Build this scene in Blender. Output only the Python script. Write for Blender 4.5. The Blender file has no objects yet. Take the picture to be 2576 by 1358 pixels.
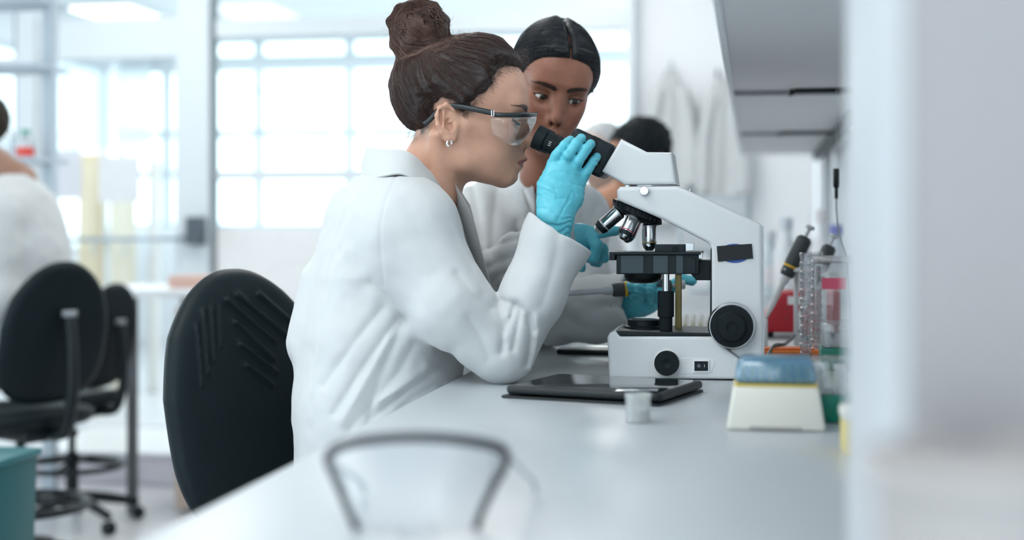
import bpy, bmesh, math, random
import numpy as np
from mathutils import Vector, Matrix

# ------------------------------------------------------------------ camera, light, exposure
SC = bpy.context.scene
COL = SC.collection
F = 2576 * 50.0 / 36.0            # focal length in pixels of the 2576 x 1358 frame
CX, HY = 1288.0, 568.0            # centre column and horizon row
YAW = math.radians(9.6)
CS, SN = math.cos(YAW), math.sin(YAW)
CAMZ, BENCH = 1.143, 0.90

cam = bpy.data.cameras.new('camera')
cam.lens, cam.sensor_width, cam.sensor_fit = 50.0, 36.0, 'HORIZONTAL'
cam.shift_y = -(679.0 - HY) / 2576.0
cam.clip_start, cam.clip_end = 0.05, 200
cam.dof.use_dof = True
cam.dof.focus_distance = 2.27
cam.dof.aperture_fstop = 2.0
cam.dof.aperture_blades = 9
camo = bpy.data.objects.new('camera', cam)
camo.location = (0, 0, CAMZ)
camo.rotation_euler = (math.pi / 2, 0, YAW)
COL.objects.link(camo)
SC.camera = camo

SC.view_settings.view_transform = 'Standard'
SC.view_settings.look = 'None'
SC.view_settings.gamma = 1.0
SC.view_settings.use_curve_mapping = False
SC.view_settings.exposure = 0.15

world = bpy.data.worlds.new('sky')
world.use_nodes = True
SC.world = world
bgn = world.node_tree.nodes['Background']
bgn.inputs['Color'].default_value = (0.80, 0.93, 1.0, 1)
bgn.inputs['Strength'].default_value = 3.4
# ------------------------------------------------------------------ picture <-> place
def P(px, py, d):
    """world point seen at pixel (px, py) at distance d along the camera axis"""
    u, w = (px - CX) * d / F, (HY - py) * d / F
    return Vector((u * CS - d * SN, u * SN + d * CS, CAMZ + w))
def PY(px, py, Y):
    a = (px - CX) / F
    t = Y / (a * SN + CS)
    return Vector(((a * CS - SN) * t, Y, CAMZ + (HY - py) / F * t))
def PZ(px, py, z):
    d = (CAMZ - z) * F / (py - HY)
    return P(px, py, d)
def V(px, py, d):
    """the same in the viewing frame: right, away, up from the camera"""
    return ((px - CX) * d / F, d, (HY - py) * d / F)
VIEW = Matrix.Translation((0, 0, CAMZ)) @ Matrix.Rotation(YAW, 4, 'Z')

# ------------------------------------------------------------------ materials
MATS = {}
def mat(name, col, rough=0.5, metal=0.0, spec=0.5, var=0.06, vscale=20.0, bump=0.0, bscale=200.0, trans=0.0,
        ior=1.45, alpha=1.0, coat=0.0, sheen=0.0, sss=0.0, attr=None, emit=0.0, stretch=None, ssr=(1, .35, .2)):
    if name in MATS: return MATS[name]
    m = bpy.data.materials.new(name); m.use_nodes = True
    nt = m.node_tree; b = nt.nodes['Principled BSDF']; L = nt.links.new
    b.inputs['Roughness'].default_value = rough
    b.inputs['Metallic'].default_value = metal
    b.inputs['Specular IOR Level'].default_value = spec
    b.inputs['IOR'].default_value = ior
    b.inputs['Transmission Weight'].default_value = trans
    b.inputs['Alpha'].default_value = alpha
    b.inputs['Coat Weight'].default_value = coat
    b.inputs['Sheen Weight'].default_value = sheen
    if sss:
        b.inputs['Subsurface Weight'].default_value = sss
        b.inputs['Subsurface Radius'].default_value = ssr
        b.inputs['Subsurface Scale'].default_value = 0.006
    tc = nt.nodes.new('ShaderNodeTexCoord')
    vec = tc.outputs['Object']
    if stretch:
        mp = nt.nodes.new('ShaderNodeMapping'); mp.inputs['Scale'].default_value = stretch
        L(vec, mp.inputs['Vector']); vec = mp.outputs['Vector']
    nz = nt.nodes.new('ShaderNodeTexNoise'); nz.inputs['Scale'].default_value = vscale
    nz.inputs['Detail'].default_value = 4; L(vec, nz.inputs['Vector'])
    mx = nt.nodes.new('ShaderNodeMix'); mx.data_type = 'RGBA'; mx.blend_type = 'MULTIPLY'
    mx.inputs[0].default_value = 1.0
    rp = nt.nodes.new('ShaderNodeMapRange')
    rp.inputs['To Min'].default_value = 1 - var; rp.inputs['To Max'].default_value = 1 + var
    L(nz.outputs['Fac'], rp.inputs['Value'])
    if attr:
        at = nt.nodes.new('ShaderNodeAttribute'); at.attribute_name = attr
        L(at.outputs['Color'], mx.inputs[6])
    else:
        mx.inputs[6].default_value = (*col, 1)
    L(rp.outputs['Result'], mx.inputs[7])
    L(mx.outputs[2], b.inputs['Base Color'])
    if bump:
        n2 = nt.nodes.new('ShaderNodeTexNoise'); n2.inputs['Scale'].default_value = bscale
        n2.inputs['Detail'].default_value = 3; L(vec, n2.inputs['Vector'])
        bp = nt.nodes.new('ShaderNodeBump'); bp.inputs['Strength'].default_value = bump
        bp.inputs['Distance'].default_value = 0.002
        L(n2.outputs['Fac'], bp.inputs['Height']); L(bp.outputs['Normal'], b.inputs['Normal'])
    if emit:
        b.inputs['Emission Color'].default_value = (*col, 1)
        b.inputs['Emission Strength'].default_value = emit
    MATS[name] = m
    return m
def glassmat(name, tint=(1, 1, 1), refl=0.08, rough=0.0, body=0.0, bodycol=(1, 1, 1)):
    """thin clear pane: lets light straight through, reflects a little, optional milky body"""
    if name in MATS: return MATS[name]
    m = bpy.data.materials.new(name); m.use_nodes = True
    nt = m.node_tree; L = nt.links.new; nt.nodes.clear()
    out = nt.nodes.new('ShaderNodeOutputMaterial')
    tr = nt.nodes.new('ShaderNodeBsdfTransparent'); tr.inputs['Color'].default_value = (*tint, 1)
    gl = nt.nodes.new('ShaderNodeBsdfGlossy'); gl.inputs['Roughness'].default_value = rough
    fr = nt.nodes.new('ShaderNodeLayerWeight'); fr.inputs['Blend'].default_value = 0.25
    ma = nt.nodes.new('ShaderNodeMath'); ma.operation = 'MULTIPLY_ADD'
    ma.inputs[1].default_value = 0.5; ma.inputs[2].default_value = refl
    L(fr.outputs['Fresnel'], ma.inputs[0])
    m1 = nt.nodes.new('ShaderNodeMixShader')
    src = tr.outputs[0]
    if body:
        df = nt.nodes.new('ShaderNodeBsdfDiffuse'); df.inputs['Color'].default_value = (*bodycol, 1)
        m2 = nt.nodes.new('ShaderNodeMixShader')
        nz = nt.nodes.new('ShaderNodeTexNoise'); nz.inputs['Scale'].default_value = 30
        mr = nt.nodes.new('ShaderNodeMapRange'); mr.inputs['To Min'].default_value = body * .8; mr.inputs['To Max'].default_value = body * 1.2
        L(nz.outputs['Fac'], mr.inputs['Value']); L(mr.outputs['Result'], m2.inputs['Fac'])
        L(src, m2.inputs[1]); L(df.outputs[0], m2.inputs[2]); src = m2.outputs[0]
    L(ma.outputs[0], m1.inputs['Fac']); L(src, m1.inputs[1]); L(gl.outputs[0], m1.inputs[2])
    L(m1.outputs[0], out.inputs['Surface'])
    MATS[name] = m
    return m

# ------------------------------------------------------------------ objects
def tag(o, label=None, cat=None, group=None, kind=None):
    if label: o['label'] = label
    if cat: o['category'] = cat
    if group: o['group'] = group
    if kind: o['kind'] = kind
    return o
def empty(name, loc, label=None, cat=None, group=None):
    o = bpy.data.objects.new(name, None); COL.objects.link(o)
    o.location = loc; o.empty_display_size = 0.05
    bpy.context.view_layer.update()
    return tag(o, label, cat, group)
def wmat(o):
    """world matrix from plain locations, rotations and parents (no depsgraph needed)"""
    m = o.matrix_basis
    return wmat(o.parent) @ o.matrix_parent_inverse @ m if o.parent else m.copy()
def setparent(o, parent):
    if parent is not None:
        o.parent = parent
        o.matrix_parent_inverse = wmat(parent).inverted()
    return o
def link(name, me, m, parent=None, smooth=True, matrix=None):
    o = bpy.data.objects.new(name, me); COL.objects.link(o)
    if m is not None: me.materials.append(m)
    if smooth:
        me.polygons.foreach_set('use_smooth', [True] * len(me.polygons))
    if matrix is not None: o.matrix_basis = matrix
    setparent(o, parent)
    return o
def obj(name, bm, m, parent=None, smooth=False, angle=None, matrix=None):
    """bmesh -> one object; angle (deg): smooth shading with sharp edges above it"""
    me = bpy.data.meshes.new(name)
    bmesh.ops.recalc_face_normals(bm, faces=bm.faces)
    if angle:
        lim = math.radians(angle)
        for f in bm.faces: f.smooth = True
        for e in bm.edges:
            if len(e.link_faces) == 2 and e.calc_face_angle(0) > lim: e.smooth = False
        smooth = False
    bm.to_mesh(me); bm.free()
    return link(name, me, m, parent, smooth, matrix)
def copy_tree(o, parent=None, delta=None):
    c = o.copy(); COL.objects.link(c)
    if parent is not None: c.parent = parent
    for ch in list(o.children): copy_tree(ch, c)
    return c

def B(): return bmesh.new()
def box(bm, c, s, bev=0.0, seg=2, rot=None):
    r = bmesh.ops.create_cube(bm, size=1.0)
    vs = r['verts']
    M = Matrix.Translation(Vector(c)) @ (rot.to_4x4() if rot is not None else Matrix()) @ Matrix.Diagonal((*s, 1))
    bmesh.ops.transform(bm, matrix=M, verts=vs)
    if bev > 0:
        es = list({e for v in vs for e in v.link_edges})
        bmesh.ops.bevel(bm, geom=es, offset=bev, segments=seg, profile=0.5, affect='EDGES')
    return bm
def prism(bm, pts, axis, lo, hi, bev=0.0, seg=3):
    """polygon pts (a,b) extruded along axis 'x','y','z' from lo to hi, edges bevelled"""
    def v3(a, b, t):
        return {'x': (t, a, b), 'y': (a, t, b), 'z': (a, b, t)}[axis]
    A = [bm.verts.new(v3(a, b, lo)) for a, b in pts]
    Bv = [bm.verts.new(v3(a, b, hi)) for a, b in pts]
    n = len(pts)
    fs = [bm.faces.new(A), bm.faces.new(Bv[::-1])]
    for i in range(n): fs.append(bm.faces.new((A[i], Bv[i], Bv[(i + 1) % n], A[(i + 1) % n])))
    bmesh.ops.recalc_face_normals(bm, faces=fs)
    if bev > 0:
        es = [e for e in fs[0].edges] + [e for e in fs[1].edges]
        bmesh.ops.bevel(bm, geom=es, offset=bev, segments=seg, profile=0.5, affect='EDGES')
    return bm
def frame_of(d):
    d = Vector(d).normalized()
    a = Vector((0, 0, 1)) if abs(d.z) < 0.9 else Vector((1, 0, 0))
    x = d.cross(a).normalized(); y = d.cross(x).normalized()
    return x, y, d
def lathe(bm, prof, origin, axis=(0, 0, 1), n=32, cap=True, closed=False):
    """prof: [(r, t)...] turned about axis through origin"""
    x, y, d = frame_of(axis); o = Vector(origin); rings = []
    for r, t in prof:
        rings.append([bm.verts.new(o + d * t + (x * math.cos(2 * math.pi * k / n) + y * math.sin(2 * math.pi * k / n)) * r) for k in range(n)])
    prs = list(zip(rings[:-1], rings[1:])) + ([(rings[-1], rings[0])] if closed else [])
    for a, b in prs:
        for k in range(n):
            bm.faces.new((a[k], a[(k + 1) % n], b[(k + 1) % n], b[k]))
    if cap and not closed:
        bm.faces.new(rings[0][::-1]); bm.faces.new(rings[-1])
    return bm
def catmull(pts, sub=6, closed=False):
    pts = [Vector(p) for p in pts]; n = len(pts); out = []
    rng = range(n if closed else n - 1)
    for i in rng:
        g = (lambda j: pts[j % n]) if closed else (lambda j: pts[min(max(j, 0), n - 1)])
        p0, p1, p2, p3 = g(i - 1), g(i), g(i + 1), g(i + 2)
        for k in range(sub):
            t = k / sub
            out.append(0.5 * ((2 * p1) + (p2 - p0) * t + (2 * p0 - 5 * p1 + 4 * p2 - p3) * t * t + (3 * p1 - p0 - 3 * p2 + p3) * t ** 3))
    if not closed: out.append(pts[-1])
    return out
def tube(bm, pts, r, n=10, closed=False, cap=True, flat=1.0, up=None):
    """tube along points; r a number or a list; flat squashes the second axis"""
    pts = [Vector(p) for p in pts]; m = len(pts); rings = []
    px = None
    for i, p in enumerate(pts):
        if closed: d = pts[(i + 1) % m] - pts[i - 1]
        else: d = pts[min(i + 1, m - 1)] - pts[max(i - 1, 0)]
        d.normalize()
        if up is not None: px = Vector(up)
        elif px is None: px = frame_of(d)[0]
        x = (px - d * px.dot(d)).normalized(); y = d.cross(x); px = x
        rr = r[i] if isinstance(r, (list, tuple)) else r
        rings.append([bm.verts.new(p + x * math.cos(2 * math.pi * k / n) * rr + y * math.sin(2 * math.pi * k / n) * rr * flat) for k in range(n)])
    prs = list(zip(rings[:-1], rings[1:])) + ([(rings[-1], rings[0])] if closed else [])
    for a, b in prs:
        for k in range(n): bm.faces.new((a[k], a[(k + 1) % n], b[(k + 1) % n], b[k]))
    if cap and not closed:
        bm.faces.new(rings[0][::-1]); bm.faces.new(rings[-1])
    return bm
def loft(bm, rows, closed_u=False, closed_v=False):
    g = [[bm.verts.new(p) for p in r] for r in rows]
    R, C = len(g), len(g[0])
    for i in range(R if closed_u else R - 1):
        for j in range(C if closed_v else C - 1):
            bm.faces.new((g[i][j], g[i][(j + 1) % C], g[(i + 1) % R][(j + 1) % C], g[(i + 1) % R][j]))
    return bm
def thicken(bm, t):
    bmesh.ops.recalc_face_normals(bm, faces=bm.faces)
    bmesh.ops.solidify(bm, geom=list(bm.faces), thickness=t)
    return bm

# ------------------------------------------------------------------ implicit solids (people, cloth) meshed with surface nets
f4 = np.float32
def A3(x): return np.asarray(x, f4)
def smin(a, b, k):
    h = np.maximum(k - np.abs(a - b), 0) / k
    return np.minimum(a, b) - h * h * k * 0.25
def smax(a, b, k): return -smin(-a, -b, k)
def ell(p, c, r, R=None):
    q = p - A3(c)
    if R is not None: q = q @ A3(R)
    r = A3(r)
    k0 = np.sqrt(((q / r) ** 2).sum(1)); k1 = np.sqrt(((q / (r * r)) ** 2).sum(1)) + 1e-9
    return k0 * (k0 - 1) / k1
def sph(p, c, r): return np.sqrt(((p - A3(c)) ** 2).sum(1)) - r
def cap(p, a, b, ra, rb):
    a, b = A3(a), A3(b); ab = b - a
    t = np.clip(((p - a) @ ab) / (ab @ ab + 1e-12), 0, 1)
    q = p - a - t[:, None] * ab
    return np.sqrt((q * q).sum(1)) - (ra + (rb - ra) * t)
def chain(p, pts, k=0.01):
    """pts: [(point, radius)...]"""
    f = None
    for (a, ra), (b, rb) in zip(pts[:-1], pts[1:]):
        d = cap(p, a, b, ra, rb)
        f = d if f is None else smin(f, d, k)
    return f
def sstep(x, a, b):
    t = np.clip((x - a) / (b - a), 0, 1); return t * t * (3 - 2 * t)
def poly2(x, z, pts):
    """signed distance to a closed 2D polygon (negative inside)"""
    d = np.full(x.shape, 1e9, f4); s = np.ones(x.shape, f4); n = len(pts)
    for i in range(n):
        ax, az = pts[i]; bx, bz = pts[i - 1]
        ex, ez = bx - ax, bz - az; wx, wz = x - ax, z - az
        t = np.clip((wx * ex + wz * ez) / (ex * ex + ez * ez + 1e-12), 0, 1)
        d = np.minimum(d, (wx - ex * t) ** 2 + (wz - ez * t) ** 2)
        c1, c2, c3 = z >= az, z < bz, ex * wz > ez * wx
        s = np.where((c1 & c2 & c3) | (~c1 & ~c2 & ~c3), -s, s)
    return s * np.sqrt(d)
def pline2(x, z, pts):
    d = np.full(x.shape, 1e9, f4)
    for (ax, az), (bx, bz) in zip(pts[:-1], pts[1:]):
        ex, ez = bx - ax, bz - az; wx, wz = x - ax, z - az
        t = np.clip((wx * ex + wz * ez) / (ex * ex + ez * ez + 1e-12), 0, 1)
        d = np.minimum(d, (wx - ex * t) ** 2 + (wz - ez * t) ** 2)
    return np.sqrt(d)
_rs = np.random.RandomState(7)
_NT = _rs.rand(32, 32, 32).astype(f4)
def vnoise(p, scale):
    q = p * scale; i = np.floor(q).astype(np.int32); f = (q - i).astype(f4); f = f * f * (3 - 2 * f); i &= 31
    j = (i + 1) & 31
    x0, y0, z0 = i.T; x1, y1, z1 = j.T; fx, fy, fz = f.T
    def l(a, b, t): return a + (b - a) * t
    a = l(l(_NT[x0, y0, z0], _NT[x1, y0, z0], fx), l(_NT[x0, y1, z0], _NT[x1, y1, z0], fx), fy)
    b = l(l(_NT[x0, y0, z1], _NT[x1, y0, z1], fx), l(_NT[x0, y1, z1], _NT[x1, y1, z1], fx), fy)
    return l(a, b, fz) * 2 - 1
def polygonize(fn, lo, hi, h, fit=1):
    BL = 8
    lo = A3(lo); n = (np.ceil((A3(hi) - lo) / (h * BL)).astype(int) * BL); nb = n // BL
    bc = np.stack(np.meshgrid(*[np.arange(k) for k in nb], indexing='ij'), -1).reshape(-1, 3)
    cen = lo + (bc * BL + (BL - 1) / 2) * h
    fc = fn(cen.astype(f4))
    act = np.abs(fc) < BL * h * 0.866 * 1.7 + h
    G = np.repeat(np.repeat(np.repeat(np.where(fc < 0, -1, 1).astype(f4).reshape(nb), BL, 0), BL, 1), BL, 2)
    off = np.stack(np.meshgrid(*[np.arange(BL)] * 3, indexing='ij'), -1).reshape(-1, 3)
    ab = bc[act]
    for s in range(0, len(ab), 1500):
        ids = (ab[s:s + 1500, None, :] * BL + off[None]).reshape(-1, 3)
        G[ids[:, 0], ids[:, 1], ids[:, 2]] = fn((lo + ids * h).astype(f4))
    S = G < 0
    c = np.zeros(tuple(n - 1), np.int8)
    for dx in (0, 1):
        for dy in (0, 1):
            for dz in (0, 1):
                c += S[dx:n[0] - 1 + dx, dy:n[1] - 1 + dy, dz:n[2] - 1 + dz]
    cells = np.argwhere((c > 0) & (c < 8))
    idx = -np.ones(tuple(n - 1), np.int32); idx[tuple(cells.T)] = np.arange(len(cells))
    acc = np.zeros((len(cells), 3), f4); cnt = np.zeros(len(cells), f4)
    cor = [(a, b, d) for a in (0, 1) for b in (0, 1) for d in (0, 1)]
    val = {o: G[cells[:, 0] + o[0], cells[:, 1] + o[1], cells[:, 2] + o[2]] for o in cor}
    for o in cor:
        for ax in range(3):
            if o[ax]: continue
            e = list(o); e[ax] = 1; e = tuple(e)
            a, b = val[o], val[e]; m = (a < 0) != (b < 0)
            t = np.where(m, a / np.where(m, a - b, 1), 0)
            pos = np.array(o, f4)[None] + np.zeros((len(cells), 1), f4); pos[:, ax] += t
            acc += pos * m[:, None]; cnt += m
    v = lo + (cells + acc / cnt[:, None]) * h
    faces = []
    for ax in range(3):
        sl0 = [slice(None)] * 3; sl1 = [slice(None)] * 3
        sl0[ax] = slice(0, n[ax] - 1); sl1[ax] = slice(1, n[ax])
        d = S[tuple(sl0)] != S[tuple(sl1)]
        e = np.argwhere(d)
        b1, b2 = (ax + 1) % 3, (ax + 2) % 3
        ok = (e[:, b1] > 0) & (e[:, b2] > 0) & (e[:, b1] < n[b1] - 1) & (e[:, b2] < n[b2] - 1)
        e = e[ok]; ins = S[tuple(e.T)]
        q = []
        for s1, s2 in ((-1, -1), (0, -1), (0, 0), (-1, 0)):
            k = e.copy(); k[:, b1] += s1; k[:, b2] += s2; q.append(idx[tuple(k.T)])
        q = np.stack(q, 1)
        q[~ins] = q[~ins][:, ::-1]
        faces.append(q)
    faces = np.concatenate(faces)
    for _ in range(fit):
        e = h * 0.25; f0 = fn(v.astype(f4))
        g = np.stack([fn((v + A3(d)).astype(f4)) for d in ((e, 0, 0), (0, e, 0), (0, 0, e))], 1)
        g = (g - f0[:, None]) / e
        st = -f0[:, None] * g / ((g * g).sum(1)[:, None] + 1e-6)
        ln = np.sqrt((st * st).sum(1))[:, None] + 1e-9
        v = v + st * np.minimum(1, h * 0.6 / ln)
    return v, faces
def net(name, fn, lo, hi, h, m, parent=None, matrix=VIEW, color=None, fit=1):
    v, fc = polygonize(fn, lo, hi, h, fit)
    me = bpy.data.meshes.new(name)
    me.vertices.add(len(v)); me.vertices.foreach_set('co', v.astype(f4).ravel())
    me.loops.add(fc.size); me.loops.foreach_set('vertex_index', fc.astype(np.int32).ravel())
    me.polygons.add(len(fc)); me.polygons.foreach_set('loop_start', np.arange(0, fc.size, 4, dtype=np.int32))
    me.update(calc_edges=True); me.validate()
    if color is not None:
        a = me.color_attributes.new('tint', 'FLOAT_COLOR', 'POINT')
        c = np.ones((len(v), 4), f4); c[:, :3] = color(v.astype(f4)); a.data.foreach_set('color', c.ravel())
    return link(name, me, m, parent, True, matrix)
# ------------------------------------------------------------------ heads (head frame: x forward, y left, z up, origin between the ears)
PROF = [(.1006, .109), (.1112, .0965), (.1175, .0728), (.1215, .0515), (.1195, .0365), (.1265, .0156), (.1360, -.0095), (.1345, -.0170),
        (.1238, -.0235), (.1232, -.0322), (.1290, -.0385), (.1225, -.0456), (.1238, -.0525), (.1165, -.0630), (.1165, -.0740), (.1095, -.0830), (.0970, -.0880)]
def head_base(q, pr):
    x, y, z = q[:, 0], q[:, 1], q[:, 2]
    s = np.stack([x, np.abs(y), z], 1)
    f = ell(s, (.016, 0, .055), (.098, .076, .084))
    f = smin(f, ell(s, (.060, 0, .062), (.060, .060, .055)), .03)
    f = smin(f, ell(s, (.050, 0, -.010), (.062, .058, .070)), .025)
    f = smin(f, ell(s, (.082, 0, -.034), (.036, .034, .034)), .022)
    f = smin(f, ell(s, (.070, .034, -.018), (.034, .024, .034)), .024)          # cheek
    f = smin(f, cap(s, (.084, .041, .000), (.030, .066, .006), .016, .010), .022)  # cheekbone
    jaw = smin(cap(s, (.096, .010, -.070), (.028, .046, -.052), .0155, .015), cap(s, (.028, .046, -.052), (.006, .060, .000), .015, .014), .02)
    f = smin(f, jaw, .028)
    f = smin(f, ell(s, (.062, 0, -.052), (.046, .036, .026)), .02)
    f = smin(f, ell(s, (.0985, 0, -.0705), (.018, .020, .0165)), .014)           # chin
    f = smin(f, cap(s, (.106, .010, .046), (.096, .042, .046), .0125, .012), .016)  # brow
    f = smax(f, -ell(s, (.1165, .0335, .0195), (.017, .021, .0125)), .014)       # eye socket
    # nose
    f = smin(f, cap(s, (.1085, 0, .036), (.1225, 0, -.0085), .0088, .0100), .010)
    f = smin(f, cap(s, (.1040, .008, .030), (.1085, .011, -.008), .008, .009), .010)
    f = smin(f, sph(s, (.1270, 0, -.0105), .0090), .008)
    f = smin(f, ell(s, (.1125, .0125, -.0155), (.0105, .0065, .0078)), .006)
    f = smax(f, -ell(s, (.1190, .0068, -.0235), (.0075, .0036, .0050)), .003)
    # lips
    ul = smin(cap(s, (.1195, .0035, -.0395), (.1155, .012, -.0412), .0062, .0052), cap(s, (.1155, .012, -.0412), (.1040, .0235, -.0462), .0052, .0020), .004)
    ll = smin(cap(s, (.1160, 0, -.0515), (.1125, .012, -.0510), .0068, .0058), cap(s, (.1125, .012, -.0510), (.1035, .0225, -.0475), .0058, .0020), .004)
    f = smin(f, ul, .0055); f = smin(f, ll, .0055)
    mo = smin(cap(s, (.1275, 0, -.0458), (.1195, .012, -.0458), .0009, .0009), cap(s, (.1190, .012, -.0458), (.1040, .0240, -.0466), .0012, .0009), .002)
    f = smax(f, -mo, .0035)
    return f
def ear_sdf(q):
    s = np.stack([q[:, 0], np.abs(q[:, 1]), q[:, 2]], 1)
    a = math.radians(12)
    R = np.array([[math.cos(a), 0, math.sin(a)], [0, 1, 0], [-math.sin(a), 0, math.cos(a)]]).T
    b = math.radians(-17)
    R2 = np.array([[math.cos(b), -math.sin(b), 0], [math.sin(b), math.cos(b), 0], [0, 0, 1]])
    q = (s - A3((-.004, .080, .001))) @ A3(R) @ A3(R2) / f4(.93)
    x, y, z = q.T
    f = ell(q, (0, 0, .006), (.0185, .0045, .026))
    f = smin(f, ell(q, (.004, -.001, -.021), (.0095, .0045, .0120)), .010)
    # rim
    rim = [((.014, 0, .012), .0030), ((.011, .003, .024), .0036), ((0, .004, .0325), .0038), ((-.012, .004, .028), .0040),
           ((-.0185, .004, .015), .0040), ((-.018, .003, .000), .0038), ((-.012, .002, -.014), .0034), ((-.003, .001, -.026), .0038), ((.005, 0, -.029), .0040)]
    f = smin(f, chain(q, rim, .004), .005)
    ant = [((-.004, .003, .022), .0022), ((-.010, .004, .010), .0030), ((-.0095, .0035, -.004), .0030), ((-.002, .003, -.013), .0032), ((.004, .003, -.013), .003)]
    f = smin(f, chain(q, ant, .004), .004)
    f = smax(f, -ell(q, (.002, .0045, -.003), (.0092, .0080, .0115)), .003)
    f = smax(f, -ell(q, (-.0130, .0050, .012), (.0034, .0045, .0150)), .002)
    f = smax(f, -ell(q, (.002, .0050, .020), (.0060, .0040, .0050)), .003)
    f = smin(f, cap(q, (.014, .000, .010), (.002, .002, .002), .003, .002), .004)
    f = smin(f, ell(q, (.0125, .002, -.006), (.0045, .0045, .0070)), .004)         # tragus
    return f * f4(.93)
EYE = (.0935, .0325, .0195)
def make_head(pr):
    """returns sdf(q) in the head frame"""
    # measure the untuned midline and warp it onto the profile
    pz = np.array([b for a, b in PROF][::-1], f4); px = np.array([a for a, b in PROF][::-1], f4)
    zz = np.linspace(-.087, .108, 196).astype(f4); xx = np.linspace(.06, .15, 361).astype(f4)
    Q = np.zeros((len(zz), len(xx), 3), f4); Q[:, :, 0] = xx[None]; Q[:, :, 2] = zz[:, None]
    fv = head_base(Q.reshape(-1, 3), pr).reshape(len(zz), len(xx))
    last = np.array([np.where(r < 0)[0][-1] if (r < 0).any() else 0 for r in fv])
    dl = np.interp(zz, pz, px) - xx[last]
    dl = np.convolve(np.pad(dl, 2, 'edge'), np.ones(5) / 5, 'valid')
    dl = np.clip(dl, -.012, .012)
    lo, lr = pr.get('lid', (.0035, .0045)), None
    def fn(q):
        x, y, z = q[:, 0], q[:, 1], q[:, 2]
        d = np.interp(z, zz, dl, left=dl[0], right=dl[-1]).astype(f4)
        w = sstep(x, .045, .09) * np.exp(-(y / .024) ** 2) * sstep(z, -.100, -.080) * (1 - sstep(z, .085, .125))
        qq = np.stack([x - d * w, y, z], 1)
        f = head_base(qq, pr)
        s = np.stack([x, np.abs(y), z], 1) - A3(EYE)
        # lids around the eyeball
        ys = s[:, 1] * 1.0; t = np.clip(1 - (ys / .0138) ** 2, 0, 1)
        tilt = .10 * ys
        au, al = pr.get('lid', (.0035, .0045))
        slit = np.maximum(s[:, 2] - (au * t ** .7 + tilt), -(s[:, 2] - (-al * t + tilt)))
        slit = np.maximum(slit, np.abs(ys) - .0138)
        ball = np.sqrt((s * s).sum(1))
        lid = smax(ball - .0143, -slit, .0015)
        f = smin(f, lid, .0045)
        f = smax(f, -np.maximum(slit + .0004, -s[:, 0]), .0012)     # the opening itself
        f = smax(f, -(ball - .0124), .0006)
        f = smin(f, ear_sdf(q), .006)
        return f
    return fn
def skin_tint(q, base, lip, brow, pr):
    """skin, lip and eyebrow colour by place on the face"""
    x, y, z = q.T; ya = np.abs(y)
    c = np.ones((len(q), 3), f4) * A3(base)
    n = vnoise(q, 60.) * .05 + vnoise(q, 190.) * .03
    c *= (1 + n)[:, None]
    blush = np.exp(-((ya - .045) / .018) ** 2 - ((z + .012) / .018) ** 2) * (x > .05)
    c = c * (1 - .22 * blush[:, None]) + A3(lip) * .22 * blush[:, None]
    # lips
    t = np.clip(1 - (ya / .0245) ** 2, 0, 1)
    up = -.0458 + .0090 * t ** .8 - .0018 * np.exp(-(ya / .003) ** 2); dn = -.0462 - .0098 * t ** .7
    m = sstep(z, -.0012, .0012)
    lm = np.clip((up - z) / .0012, 0, 1) * np.clip((z - dn) / .0016, 0, 1) * (x > .09) * (ya < .0245)
    c = c * (1 - lm[:, None]) + A3(lip) * lm[:, None]
    # brows
    bz = pr.get('brow_z', .0400) + .0050 * np.sin(np.clip((ya - .012) / .044, 0, 1) * 2.4)
    th = np.interp(ya, [.009, .014, .036, .059], [.0008, .0042, .0038, .0010]) * pr.get('brow_th', 1.25)
    bm_ = np.clip((th - np.abs(z - bz)) / .0012, 0, 1) * (ya > .009) * (ya < .0590) * (x > .06)
    bm_ *= .92 + .12 * vnoise(q * A3((1, 1, .3)), 900.)
    bm_ = np.clip(bm_, 0, 1)[:, None]
    c = c * (1 - bm_) + A3(brow) * bm_
    # lash line
    s = np.stack([x, ya, z], 1) - A3(EYE)
    t2 = np.clip(1 - (s[:, 1] / .0138) ** 2, 0, 1); au, al = pr.get('lid', (.0035, .0045))
    e = s[:, 2] - (au * t2 ** .7 + .10 * s[:, 1]); ball = np.sqrt((s * s).sum(1))
    lash = (np.abs(e) < .0020) & (np.abs(s[:, 1]) < .0150) & (ball < .0160) & (x > .09)
    e2 = s[:, 2] - (-al * t2 + .10 * s[:, 1])
    lash2 = (np.abs(e2) < .0008) & (np.abs(s[:, 1]) < .0135) & (ball < .0160) & (x > .09)
    c[lash] = A3(brow) * .6; c[lash2] = c[lash2] * .45
    return np.clip(c, 0, 1)
def axes(fwd, up):
    f = Vector(fwd).normalized(); u = Vector(up); u = (u - f * u.dot(f)).normalized(); l = u.cross(f)
    return np.array([f, l, u], f4).T     # columns: forward, left, up
def toh(p, O, R): return (p - A3(O)) @ R
def frv(q, O, R): return A3(q) @ R.T + A3(O)
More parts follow.
